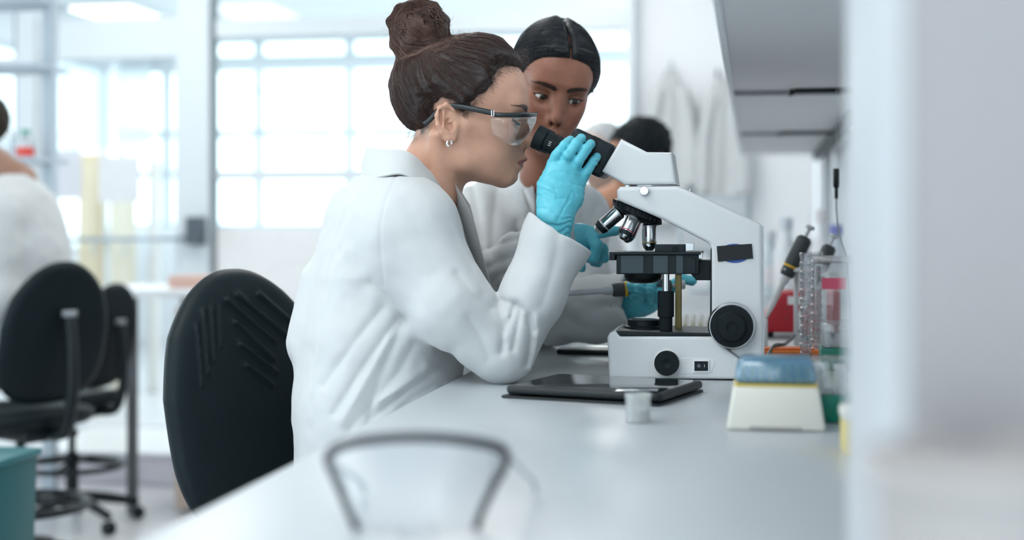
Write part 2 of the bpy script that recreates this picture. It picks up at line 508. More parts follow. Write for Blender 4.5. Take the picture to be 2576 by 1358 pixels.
def eyeballs(parent, O, R, gaze, iris=(.05, .03, .02)):
    mw = mat('eye_white', (.80, .78, .76), .15, spec=.6, var=.03)
    mi = mat('eye_iris', iris, .08, spec=.8, var=.3, vscale=800)
    mb = mat('eye_pupil', (.008, .007, .007), .05, spec=.9)
    g = Vector(gaze).normalized()
    for s in (1, -1):
        c = Vector((EYE[0], EYE[1] * s, EYE[2]))
        def w(v): return Vector([float(a) for a in frv([v], O, R)[0]])
        cc = w(c); ax = (w(c + g) - cc).normalized()
        bm = B(); r = .0121
        lathe(bm, [(r * math.sin(a), -r * math.cos(a)) for a in np.linspace(.02, math.pi - .02, 18)], cc, ax, 24)
        e = obj('eye', bm, mw, parent, True, matrix=VIEW)
        bm = B(); r2 = .0123; am = .55
        lathe(bm, [(r2 * math.sin(a) + 1e-5, r2 * math.cos(a)) for a in np.linspace(am, .19, 6)], cc, ax, 24, cap=False)
        obj('iris', bm, mi, e, True, matrix=VIEW)
        bm = B(); r3 = .01235
        lathe(bm, [(r3 * math.sin(a) + 1e-5, r3 * math.cos(a)) for a in np.linspace(.23, .01, 5)], cc, ax, 20)
        obj('pupil', bm, mb, e, True, matrix=VIEW)
# ------------------------------------------------------------------ people: shared pieces
def m_skin(name, c): return mat(name, c, .42, spec=.45, attr='tint', sss=.12, var=.04, vscale=60, bump=.05, bscale=900)
COATM = mat('coat_cotton', (.54, .56, .565), .85, spec=.15, sheen=.25, var=.02, vscale=8, bump=.06, bscale=1400)
GLOVEM = mat('nitrile_blue', (.105, .49, .60), .42, spec=.45, var=.05, vscale=30, bump=.10, bscale=160)
TROUSERM = mat('dark_trousers', (.02, .028, .035), .8, var=.2)
SHOEM = mat('dark_shoe', (.015, .018, .02), .5)
def rpx(r, d): return r * d / F
def fold(u, v, w, pts, amp, sig, d):
    """crease along a polyline given in picture pixels at distance d; amp in metres (inwards positive)"""
    q = [V(a, b, d) for a, b in pts]
    q = [(a[0], a[2]) for a in q]
    r = pline2(u * d / v, w * d / v, q)
    t = r / rpx(sig, d)
    return amp * (.5 * np.exp(-t * t) + .5 * np.exp(-1.4 * t))
def strands(name, fn, seeds, target, m, parent, nstep, step, off, wave, rad, rs, matrix=VIEW, lift=0.0):
    """thin hairs combed over the solid fn from seeds along the field target(p)"""
    p = seeds.astype(f4).copy(); N = len(p)
    path = [p.copy()]; e = .0008
    offs = (off[0] + (off[1] - off[0]) * rs.rand(N)).astype(f4)
    ph = rs.rand(N, 1) * 6.28; fr = .5 + rs.rand(N, 1) * .9; am = wave * (.3 + rs.rand(N, 1))
    for i in range(nstep):
        t = target(p, i); f0 = fn(p)
        g = np.stack([fn((p + A3(d)).astype(f4)) for d in ((e, 0, 0), (0, e, 0), (0, 0, e))], 1) - f0[:, None]
        g /= np.sqrt((g * g).sum(1))[:, None] + 1e-9
        t = t - g * (t * g).sum(1)[:, None]; t /= np.sqrt((t * t).sum(1))[:, None] + 1e-6
        sd = np.cross(g, t)
        p = p + t * step
        f0 = fn(p.astype(f4))
        p = (p - g * np.clip(f0 - offs, -.002, .002)[:, None]).astype(f4)
        p = (p + sd * am * np.sin(ph + fr * i)).astype(f4)
        path.append(p.copy())
    path = np.stack(path, 1)                                   # N, S, 3
    return tag(hair_mesh(name, path, rad, m, parent, matrix), kind='stuff')
def hair_mesh(name, path, rad, m, parent, matrix=VIEW):
    N, S, _ = path.shape
    d = np.gradient(path, axis=1); d /= np.sqrt((d * d).sum(2))[:, :, None] + 1e-9
    a = np.cross(d, A3((.3, .8, .52))); a /= np.sqrt((a * a).sum(2))[:, :, None] + 1e-9
    b = np.cross(d, a)
    tp = np.minimum(1, np.minimum(np.arange(S) + .6, (S - np.arange(S)) * .7) / 2.)[None, :, None] * rad
    vs = np.stack([path + a * tp * math.cos(k) + b * tp * math.sin(k) for k in (0, 2.094, 4.189)], 2)   # N,S,3,3
    base = (np.arange(N)[:, None] * S + np.arange(S - 1)[None]).ravel() * 3
    q = []
    for k in range(3):
        k2 = (k + 1) % 3
        q.append(np.stack([base + k, base + k2, base + 3 + k2, base + 3 + k], 1))
    fc = np.concatenate(q)
    me = bpy.data.meshes.new(name)
    v = vs.reshape(-1, 3)
    me.vertices.add(len(v)); me.vertices.foreach_set('co', v.astype(f4).ravel())
    me.loops.add(fc.size); me.loops.foreach_set('vertex_index', fc.astype(np.int32).ravel())
    me.polygons.add(len(fc)); me.polygons.foreach_set('loop_start', np.arange(0, fc.size, 4, dtype=np.int32))
    me.update(calc_edges=True)
    o = link(name, me, m, parent, True, matrix)
    return o
def lashes(parent, O, R, au, drop):
    m = mat('eyelash', (.008, .007, .007), .5)
    for sg in (1, -1):
        H = []
        for ys in np.linspace(-.0128, .0132, 34):
            t = max(0, 1 - (ys / .0138) ** 2); z = au * t ** .7 + .10 * ys; x = math.sqrt(max(1e-8, .0142 ** 2 - ys * ys - z * z))
            n = Vector((x, ys, z)).normalized(); d = (n + Vector((.35, ys * 25, drop))).normalized(); L = .0075 * (.75 + .35 * ys / .0138)
            H.append([Vector((EYE[0], sg * EYE[1], EYE[2])) + Vector((c.x, sg * c.y, c.z)) for c in (Vector((x, ys, z)) + d * L * k / 5 + Vector((0, 0, .0022)) * (k / 5) ** 2 for k in range(6))])
        H = np.array([[tuple(v) for v in h] for h in H], f4)
        tag(hair_mesh('eyelash', (H.reshape(-1, 3) @ R.T + A3(O)).reshape(H.shape), .00028, m, parent), kind='stuff')
def mesh_pts(o, n, rs):
    k = len(o.data.vertices); a = np.empty(k * 3, f4); o.data.vertices.foreach_get('co', a)
    return a.reshape(-1, 3)[rs.choice(k, n, replace=k < n)]
def hairmat(name, c, rough=.38): return mat(name, c, rough, spec=.35 if rough < .5 else .12, var=.25, vscale=140, bump=.5, bscale=500)
def hand(chains, k=.006, kp=.012, palm=None):
    ch = [[(V(*a[:3]), a[3]) for a in c] for c in chains]
    pm = [[(V(*a[:3]), a[3]) for a in c] for c in palm]
    def fn(p):
        f = None
        for c in pm:
            g = chain(p, c, kp); f = g if f is None else smin(f, g, kp)
        for c in ch: f = smin(f, chain(p, c, k), k)
        w = .0009 * np.sin(1500 * (p[:, 2] + .35 * p[:, 0]) * 0.35 + 9 * vnoise(p, 45.)) * sstep(vnoise(p, 28.), -.3, .6)
        return f + w + .0006 * vnoise(p, 120.)
    return fn
def bounds(pts, pad): a = np.array(pts); return a.min(0) - pad, a.max(0) + pad
def ring_loft(name, rows, m, parent, t, sub=5, smooth=True):
    bm = B()
    rr = [[Vector(q) for q in catmull(r, sub, True)] for r in rows]
    loft(bm, rr, closed_v=True); thicken(bm, t)
    return obj(name, bm, m, parent, angle=50, matrix=VIEW)

# ------------------------------------------------------------------ woman at the microscope
def person_front():
    rs = np.random.RandomState(3)
    root = empty('person', P(980, 1300, 2.42) * 1.0, 'seated person in white lab coat and clear safety glasses looking into the microscope', 'person')
    root.location.z = 0
    D = 2.36
    O = V(1138, 322, D); TH = math.radians(6)
    R = axes((math.cos(TH), 0, -math.sin(TH)), (math.sin(TH), 0, math.cos(TH)))
    pr = {'lid': (-.0042, .0030), 'brow_z': .0395}
    hd = make_head(pr)
    def body(p):
        f = hd(toh(p, O, R))
        nk = chain(p, [(V(1122, 352, 2.365), .050), (V(1085, 440, 2.37), .0485), (V(1058, 505, 2.375), .056), (V(1030, 580, 2.38), .075)], .03)
        nk = smin(nk, cap(p, V(1098, 340, 2.30), V(1120, 492, 2.335), .012, .010), .03)
        f = smin(f, nk, .022)
        q = p.copy(); q[:, 1] = (q[:, 1] - 2.39) * .66 + 2.39
        f = smin(f, chain(q, [(V(1000, 590, 2.39), .07), (V(985, 690, 2.39), .09)], .03), .03)
        return f
    def h2(px, py): q = toh(A3([V(px, py, D)]), O, R)[0]; return (float(q[0]), float(q[2]))
    line = [h2(*a) for a in [(1345, 150), (1322, 168), (1305, 171), (1285, 171), (1264, 179), (1247, 196), (1238, 222), (1216, 243), (1194, 259), (1180, 278), (1168, 294),
                             (1158, 283), (1146, 264), (1120, 252), (1096, 268), (1090, 300), (1083, 322), (1068, 338), (1046, 342), (1010, 370), (880, 320), (880, -60), (1360, -60)]]
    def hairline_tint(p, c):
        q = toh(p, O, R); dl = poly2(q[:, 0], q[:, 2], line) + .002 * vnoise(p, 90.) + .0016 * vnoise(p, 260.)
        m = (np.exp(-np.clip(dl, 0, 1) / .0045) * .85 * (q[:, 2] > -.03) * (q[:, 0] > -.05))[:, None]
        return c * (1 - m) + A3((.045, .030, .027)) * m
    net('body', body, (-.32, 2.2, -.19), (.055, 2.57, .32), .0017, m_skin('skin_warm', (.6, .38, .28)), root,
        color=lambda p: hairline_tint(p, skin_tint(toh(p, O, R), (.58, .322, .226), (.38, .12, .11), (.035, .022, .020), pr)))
    eyeballs(root, O, R, (1, 0, -.35)); lashes(root, O, R, -.0042, -.45)
    # ---- hair, combed back
    sil = [h2(*a) for a in [(1316, 172), (1308, 148), (1288, 122), (1264, 100), (1240, 89), (1205, 84), (1168, 88), (1130, 94), (1080, 108), (1030, 130), (998, 158), (986, 185), (981, 218), (986, 255),
                            (1000, 288), (1022, 316), (1048, 338), (1100, 400), (1250, 420), (1318, 300)]]
    bc = V(1055, 79, D)
    arcs = []
    for i in range(15):
        n = rs.randn(3); n /= np.linalg.norm(n); a = np.cross(n, rs.randn(3)); a /= np.linalg.norm(a); b = np.cross(n, a)
        r0 = .036 + .008 * rs.rand(); c0 = n * .014 * (rs.rand() - .5)
        arcs.append([(A3(bc) + A3(c0) + A3(a * math.cos(t) + b * math.sin(t)) * r0 * (1 + .1 * math.sin(3 * t)), .0075 + .003 * math.sin(t * .9)) for t in np.linspace(0, 3.6, 8)])
    def skull(q): return smin(ell(q, (.016, 0, .055), (.098, .076, .084)), ell(q, (.060, 0, .062), (.060, .060, .055)), .03)
    def cap_(p):
        q = toh(p, O, R); x, y, z = q.T
        di = -poly2(x, z, sil)
        inf = (np.sqrt((y / .0845) ** 2 + (1 - np.minimum(di / .075, .999)) ** 2) - 1) * .075
        sk = skull(q); hl = poly2(x, z, line) + .003 * vnoise(p, 130.)
        f = smin(inf, sk - .005, .012)
        f = np.maximum(f, sk - (.0015 - .75 * hl))
        f = smax(f, hl, .002)
        return f
    def bun(p):
        f = ell(p, bc, (.040, .040, .040)); mk = f < .03; pm = p[mk]
        if len(pm):
            g = f[mk]
            for a in arcs: g = smin(g, chain(pm, a, .003), .004)
            f[mk] = g
        f = smin(f, cap(p, V(1062, 120, D), V(1085, 165, D), .036, .040), .02)
        return f
    def hair(p):
        f = smin(cap_(p), bun(p), .012)
        g = .0009 * vnoise(np.stack([p[:, 0] * .45, p[:, 1], p[:, 2] * .8], 1), 240.) + .0012 * vnoise(p, 50.)
        return f + g
    HM = hairmat('brown_curly_hair', (.030, .021, .020)); HM2 = hairmat('brown_hair_strand', (.085, .050, .042), .33); HM3 = hairmat('bun_strand_flare_tone', (.14, .080, .062), .33)  # bun strands lighter: flare brightening put into their colour
    ho = net('hair', hair, (-.215, 2.255, -.0), (.03, 2.47, .39), .0021, HM, root)
    tg = A3(V(1068, 150, D))
    def fieldh(p, i):
        d = tg - p; return d / (np.sqrt((d * d).sum(1))[:, None] + .01)
    sd = mesh_pts(ho, 9000, rs)
    up = (sd[:, 2] < V(0, 150, D)[2]) | (sd[:, 0] > V(1125, 0, D)[0])
    strands('hair_strand', hair, sd[up][:5200], fieldh, HM2, ho, 12, .0070, (-.0002, .0020), .0006, .00024, rs)
    al = mesh_pts(ho, 60000, rs); ql = toh(al, O, R); hl_ = poly2(ql[:, 0], ql[:, 2], line); nearl = al[(hl_ > -.007) & (hl_ < .004)]
    strands('hair_strand', hair, nearl[:2600], fieldh, HM2, ho, 9, .0062, (-.0001, .0012), .0005, .00020, rs)
    def fieldb(p, i):
        d = p - A3(bc); n = np.stack([vnoise(p, 24.), .45 + vnoise(p + A3((3, 1, 2)), 24.), vnoise(p + A3((7, 5, 1)), 24.)], 1); return np.cross(d, n)
    strands('hair_strand', hair, np.concatenate([sd[~up], sd[~up] + f4(.0005)])[:2600], fieldb, HM3, ho, 11, .0055, (-.0002, .0025), .0006, .00024, rs)
    # loose curls at the brow, the nape and round the bun
    fly = []
    def curl(px, py, d, n, r, dirx, dirz, turns):
        c = A3(V(px, py, d)); t = np.linspace(0, 1, 14)
        ax = A3((dirx, .2 * rs.randn(), dirz)) * n; ph = rs.rand() * 6.28
        s = np.stack([np.cos(ph + turns * 6.28 * t) - math.cos(ph), .5 * rs.randn() * t, np.sin(ph + turns * 6.28 * t) - math.sin(ph)], 1) * r * (.3 + .7 * t[:, None])
        fly.append(c + ax * t[:, None] + s)
    for i in range(60): curl(1288 + rs.rand() * 32, 122 + rs.rand() * 52, D + rs.randn() * .02, .012, .0045 + .004 * rs.rand(), .9, .3 * rs.randn(), 1 + rs.rand())
    hp = [(1300, 172), (1264, 180), (1246, 198), (1236, 224), (1214, 245), (1192, 262), (1178, 280), (1166, 294)]
    for i in range(240):
        k = rs.randint(len(hp) - 1); t = rs.rand(); hx = hp[k][0] + (hp[k + 1][0] - hp[k][0]) * t; hy = hp[k][1] + (hp[k + 1][1] - hp[k][1]) * t
        curl(hx - 4, hy - 3, float(np.interp(hx, [1166, 1240, 1300], [2.281, 2.289, 2.318])), .012, .0030 * rs.rand(), .55, -.35 + .45 * rs.randn(), .5)
    for i in range(70): curl(1030 + rs.rand() * 35, 325 + rs.rand() * 20, D - .04 + rs.rand() * .08, .020, .003, -.6, -.8, .4)
    for i in range(60):
        a = rs.rand() * 6.28; curl(1055 + 70 * math.cos(a), 78 + 72 * math.sin(a), D, .012, .006 * rs.rand(), math.cos(a), -math.sin(a), .8)
    for i in range(70):
        t = rs.rand(); curl(1120 + 185 * t, 92 + 60 * t ** 3 - 6 * math.sin(3 * t), D, .010, .003, .5, .5, .4)
    tag(hair_mesh('loose_curl', np.stack(fly), .00011, HM2, ho), kind='stuff')
    fly = []
    for i in range(190):
        n = rs.randn(3); n /= np.linalg.norm(n); n[1] = -abs(n[1]) if rs.rand() < .8 else n[1]
        a = np.cross(n, rs.randn(3)); a /= np.linalg.norm(a); b = np.cross(n, a); r0 = .006 + .011 * rs.rand(); t = np.linspace(0, 2.2 + 2.5 * rs.rand(), 14)[:, None]
        q = A3(bc) + A3(n) * (.0435 + .004 * rs.rand()) + (A3(a) * np.cos(t) + A3(b) * np.sin(t)) * r0 * (1 + .15 * t)
        dv = q - A3(bc); ln = np.sqrt((dv * dv).sum(1))[:, None]; fly.append(A3(bc) + dv / ln * np.clip(ln, .043, .0505))
    tag(hair_mesh('loose_curl', np.stack(fly), .00055, HM3, ho), kind='stuff')
    # ---- coat
    fl = [([(999, 438), (972, 500), (957, 560), (958, 640), (966, 720)], .0026, 4), ([(934, 712), (965, 735), (993, 768), (1015, 805)], .010, 16),
          ([(1015, 800), (985, 880), (955, 950), (925, 1065)], .006, 16), ([(1130, 900), (1060, 960), (990, 1010), (940, 1050)], .010, 16), ([(1040, 870), (1000, 940), (940, 1010), (880, 1080)], .007, 18),
          ([(1110, 960), (1040, 1000), (960, 1075)], .007, 12), ([(893, 468), (850, 600), (822, 720), (790, 900), (775, 1080)], .0016, 5), ([(1000, 802), (930, 900), (840, 1040)], .007, 12), ([(962, 775), (900, 850), (815, 970)], .006, 14),
          ([(1262, 757), (1298, 765), (1330, 795), (1345, 830)], .006, 10), ([(1296, 768), (1275, 815), (1266, 850), (1262, 885)], .009, 11), ([(1330, 798), (1336, 850), (1325, 915)], .006, 11),
          ([(1310, 775), (1300, 830), (1290, 880)], .005, 9), ([(1406, 590), (1390, 680), (1364, 765)], .004, 20), ([(1350, 560), (1330, 640), (1300, 720)], .003, 18), ([(1130, 560), (1170, 650), (1220, 730)], .004, 20),
          ([(1000, 620), (1060, 760), (1150, 870)], .004, 26), ([(1150, 690), (1195, 745), (1235, 775)], .005, 14), ([(1338, 548), (1405, 575), (1468, 640)], .0010, 3), ([(1030, 520), (1060, 600), (1100, 680)], .003, 30),
          ([(905, 560), (900, 640), (915, 720)], .004, 24), ([(1180, 800), (1210, 850), (1230, 900)], .004, 16), ([(980, 850), (930, 940), (860, 1060)], -.005, 14), ([(1075, 925), (1010, 975), (950, 1010)], -.007, 14),
          ([(1280, 790), (1270, 850)], -.006, 10), ([(1350, 800), (1352, 860), (1335, 930)], -.004, 12)]
    def coat(p):
        u, v, w = p.T
        q = p.copy(); q[:, 1] = (v - 2.40) * .68 + 2.40
        f = chain(q, [(V(1025, 515, 2.40), .062), (V(985, 575, 2.40), .105), (V(985, 690, 2.40), .126), (V(965, 850, 2.40), .132), (V(950, 1000, 2.40), .134), (V(965, 1250, 2.40), .150)], .03)
        f = smin(f, chain(q, [(V(990, 1240, 2.40), .13), (V(1150, 1270, 2.40), .11)], .03), .05)
        f = smin(f, cap(p, V(790, 700, 2.36), V(772, 860, 2.36), .02, .035), .03)
        sh = smin(sph(p, V(1030, 572, 2.250), .070), sph(p, V(1040, 575, 2.545), .072), .001)
        f = smin(f, sh, .08)
        lft = chain(p, [(V(1050, 580, 2.54), .070), (V(1090, 820, 2.60), .062), (V(1060, 1000, 2.56), .05)], .03)
        f = smin(f, lft, .03)
        ua = chain(p, [(V(1040, 582, 2.240), .069), (V(1136, 770, 2.205), .0635), (V(1256, 882, 2.2), .0505)], .02)
        f = smin(f, ua, .03)
        fa = chain(p, [(V(1268, 884, 2.2), .0490), (V(1342, 738, 2.215), .0485), (V(1404, 592, 2.232), .0535), (V(1440, 512, 2.24), .056)], .02)
        dn = (A3(V(1440, 512, 2.24)) - A3(V(1404, 592, 2.232)))
        nx, nz = .555, .832
        c0 = V(1407, 581, 2.235)
        pl = (u - c0[0]) * nx + (w - c0[2]) * nz
        fa = smax(fa, pl, .003)
        inn = cap(p, V(1392, 620, 2.232), V(1450, 490, 2.24), .0435, .0490)
        fa = smax(fa, -smax(inn, -(pl + .05), .01), .003)
        f = smin(f, fa, .007)
        wn = sstep(-v, -2.36, -2.30)
        for pts, am, sg in fl: f = f + fold(u, v, w, pts, am * (.55 if pts[0][0] < 1150 else .9), sg, 2.25) * wn
        f = f + .0022 * vnoise(np.stack([u * 1.0, v, w * .5], 1), 18.) + .0010 * vnoise(p, 50.)
        # neck opening
        f = smax(f, -cap(p, V(1075, 465, 2.375), V(1110, 410, 2.37), .052, .075), .006)
        return f
    co = net('lab_coat', coat, (-.42, 2.05, -.60), (.14, 2.72, .10), .0032, COATM, root)
    d0 = 2.37
    T = [(921, 386, d0), (960, 384, 2.315), (1022, 388, 2.285), (1062, 424, 2.290), (1104, 470, 2.310), (1131, 503, 2.345)]
    Mi = [(913, 415, d0), (955, 415, 2.285), (1015, 416, 2.258), (1062, 448, 2.265), (1106, 492, 2.292), (1133, 520, 2.335)]
    Bt = [(916, 446, d0), (958, 446, 2.265), (1012, 440, 2.240), (1060, 470, 2.250), (1102, 512, 2.280), (1132, 536, 2.330)]
    def sym(r): return [V(*a) for a in r] + [V(a, b, 2 * d0 - c) for a, b, c in r[::-1][:-1]]
    T2 = [(a + 8, b + 22, c) for a, b, c in T]
    ring_loft('collar', [sym(T2), sym(T), sym(Mi), sym(Bt)], COATM, co, -.003, 5)
    # ---- glove (right hand on the eyepiece tube)
    fin = [[(1391, 412, 2.262, .0100), (1399, 392, 2.256, .0084), (1420, 366, 2.264, .0080), (1434, 352, 2.284, .0070)],
           [(1420, 412, 2.258, .0102), (1429, 392, 2.248, .0086), (1450, 361, 2.256, .0083), (1462, 348, 2.278, .0074)],
           [(1444, 426, 2.260, .0100), (1455, 405, 2.250, .0086), (1475, 374, 2.258, .0083), (1486, 362, 2.278, .0074)],
           [(1463, 452, 2.266, .0094), (1476, 432, 2.260, .0078), (1493, 406, 2.266, .0074), (1502, 394, 2.282, .0066)],
           [(1378, 480, 2.270, .0140), (1384, 440, 2.300, .0125), (1402, 405, 2.335, .0105), (1425, 385, 2.345, .0085)]]
    palm = [[(1376, 545, 2.238, .020), (1380, 470, 2.252, .0165), (1394, 414, 2.262, .0118)], [(1388, 548, 2.236, .022), (1402, 480, 2.246, .0160), (1420, 413, 2.258, .0120)],
            [(1402, 550, 2.238, .021), (1424, 490, 2.248, .0160), (1443, 425, 2.260, .0118)], [(1408, 550, 2.242, .019), (1440, 500, 2.254, .0150), (1460, 452, 2.266, .0112)],
            [(1392, 640, 2.236, .026), (1394, 548, 2.238, .026)]]
    hf = hand(fin, .0022, .012, palm)
    wr = [([(1385, 408), (1410, 402), (1432, 406)], .0012, 3), ([(1362, 452), (1400, 448), (1440, 462), (1470, 470)], .0012, 3), ([(1380, 434), (1420, 432), (1460, 446)], .0010, 3),
          ([(1352, 490), (1380, 505), (1420, 498)], .0010, 3), ([(1428, 505), (1440, 480), (1448, 490)], .0012, 3), ([(1400, 560), (1420, 520), (1436, 500)], .0010, 3), ([(1346, 520), (1390, 528), (1425, 548)], .0012, 3), ([(1395, 470), (1402, 500)], .0008, 3)]
    def hg(p):
        f = hf(p); u, v, w = p.T
        for pts, am, sg in wr: f = f + fold(u, v, w, pts, am, sg, 2.25)
        return f
    net('glove', hg, (.038, 2.19, -.06), (.155, 2.37, .155), .0015, GLOVEM, root)
    # ---- trousers and shoes
    def trous(p):
        f = None
        for dv in (-.10, .10):
            g = chain(p, [(V(985, 1290, 2.42 + dv), .085), (V(1265, 1300, 2.40 + dv), .066), (V(1290, 1620, 2.40 + dv), .05), (V(1285, 1800, 2.40 + dv), .042)], .03)
            f = g if f is None else smin(f, g, .02)
        return smin(f, ell(p, V(975, 1290, 2.42), (.13, .18, .10)), .05)
    net('trousers', trous, (-.36, 2.12, -.90), (.08, 2.68, -.36), .008, TROUSERM, root)
    for dv in (-.10, .10):
        bm = B(); a = Vector(V(1285, 1800, 2.40 + dv))
        tube(bm, [a + Vector((x, 0, z)) for x, z in ((-.06, -.03), (-.05, -.035), (0, -.03), (.08, -.045), (.15, -.055), (.17, -.058))], [.02, .036, .042, .04, .032, .012], 14, flat=.8)
        obj('shoe', bm, SHOEM, root, True, matrix=VIEW)
    # ---- safety glasses
    BLK = mat('glasses_black', (.010, .016, .020), .25, spec=.6)
    gl = link('safety_glasses', bpy.data.meshes.new('safety_glasses'), None, root, False, VIEW)
    LENS = glassmat('safety_lens', (.985, .99, .99), .05, body=.008, bodycol=(.9, .95, 1))
    top = [(1233, 294, 2.274), (1262, 294, 2.272), (1294, 293, 2.276), (1322, 292, 2.292), (1341, 290, 2.322), (1350, 289, 2.36)]
    bot = [(1237, 340, 2.280), (1262, 354, 2.280), (1288, 365, 2.284), (1308, 363, 2.302), (1326, 346, 2.330), (1338, 326, 2.36)]
    bm = B(); rows = []
    for t in (0, .25, .5, .75, 1):
        r = [tuple(a[i] + (b[i] - a[i]) * t for i in range(3)) for a, b in zip(top, bot)]
        bulge = math.sin(t * math.pi) * 4
        r = [(a + (bulge if i > 2 else 0), b, c) for i, (a, b, c) in enumerate(r)]
        pts = [V(*a) for a in r] + [V(a, b, 4.72 - c) for a, b, c in r[::-1][1:]]
        rows.append(catmull(pts, 5))
    loft(bm, rows); thicken(bm, .0016)
    obj('lens', bm, LENS, gl, True, matrix=VIEW)
    pts = [V(1243, 288, 2.272), V(1262, 289, 2.271), V(1294, 289, 2.275), V(1322, 288, 2.291), V(1341, 288, 2.321), V(1351, 287, 2.36)]
    pts += [V((q[0] * F / q[1]) + CX, HY - q[2] * F / q[1], 4.72 - q[1]) for q in pts[::-1][1:]]
    bm = B(); tube(bm, catmull(pts, 5), .0037, 8, flat=.45, up=(0, 0, 1)); obj('brow_bar', bm, BLK, gl, True, matrix=VIEW)
    for sgn in (1, -1):
        q = [(1243, 285, 2.271), (1200, 276, 2.272), (1150, 267, 2.276), (1118, 268, 2.281), (1098, 282, 2.284), (1082, 300, 2.284), (1066, 313, 2.285)]
        q = [V(a, b, c if sgn > 0 else 4.72 - c) for a, b, c in q]
        bm = B(); tube(bm, catmull(q, 4), .0044, 8, flat=.4, up=(0, 0, 1)); ta = obj('temple_arm', bm, BLK, gl, True, matrix=VIEW)
        bm = B(); c = V(1240, 285, 2.2705 if sgn > 0 else 4.72 - 2.2705)
        for dx in (-.002, .0015): box(bm, (c[0] + dx, c[1], c[2]), (.0016, .0046, .0098), .0004, 1)
        obj('hinge', bm, mat('hinge_silver', (.75, .77, .78), .25, .9), ta, matrix=VIEW)
    # ---- earring
    bm = B(); c = Vector(V(1131, 361, 2.2785)); pts = []
    for a in np.linspace(-.4, 4.6, 16): pts.append(c + Vector((math.cos(a) * .0036, -.001 - .002 * math.sin(a * .5), math.sin(a) * .0052)))
    tube(bm, pts, .0011, 8, flat=1.8); obj('earring', bm, mat('silver', (.85, .83, .80), .18, 1.0), root, True, matrix=VIEW)
    return root
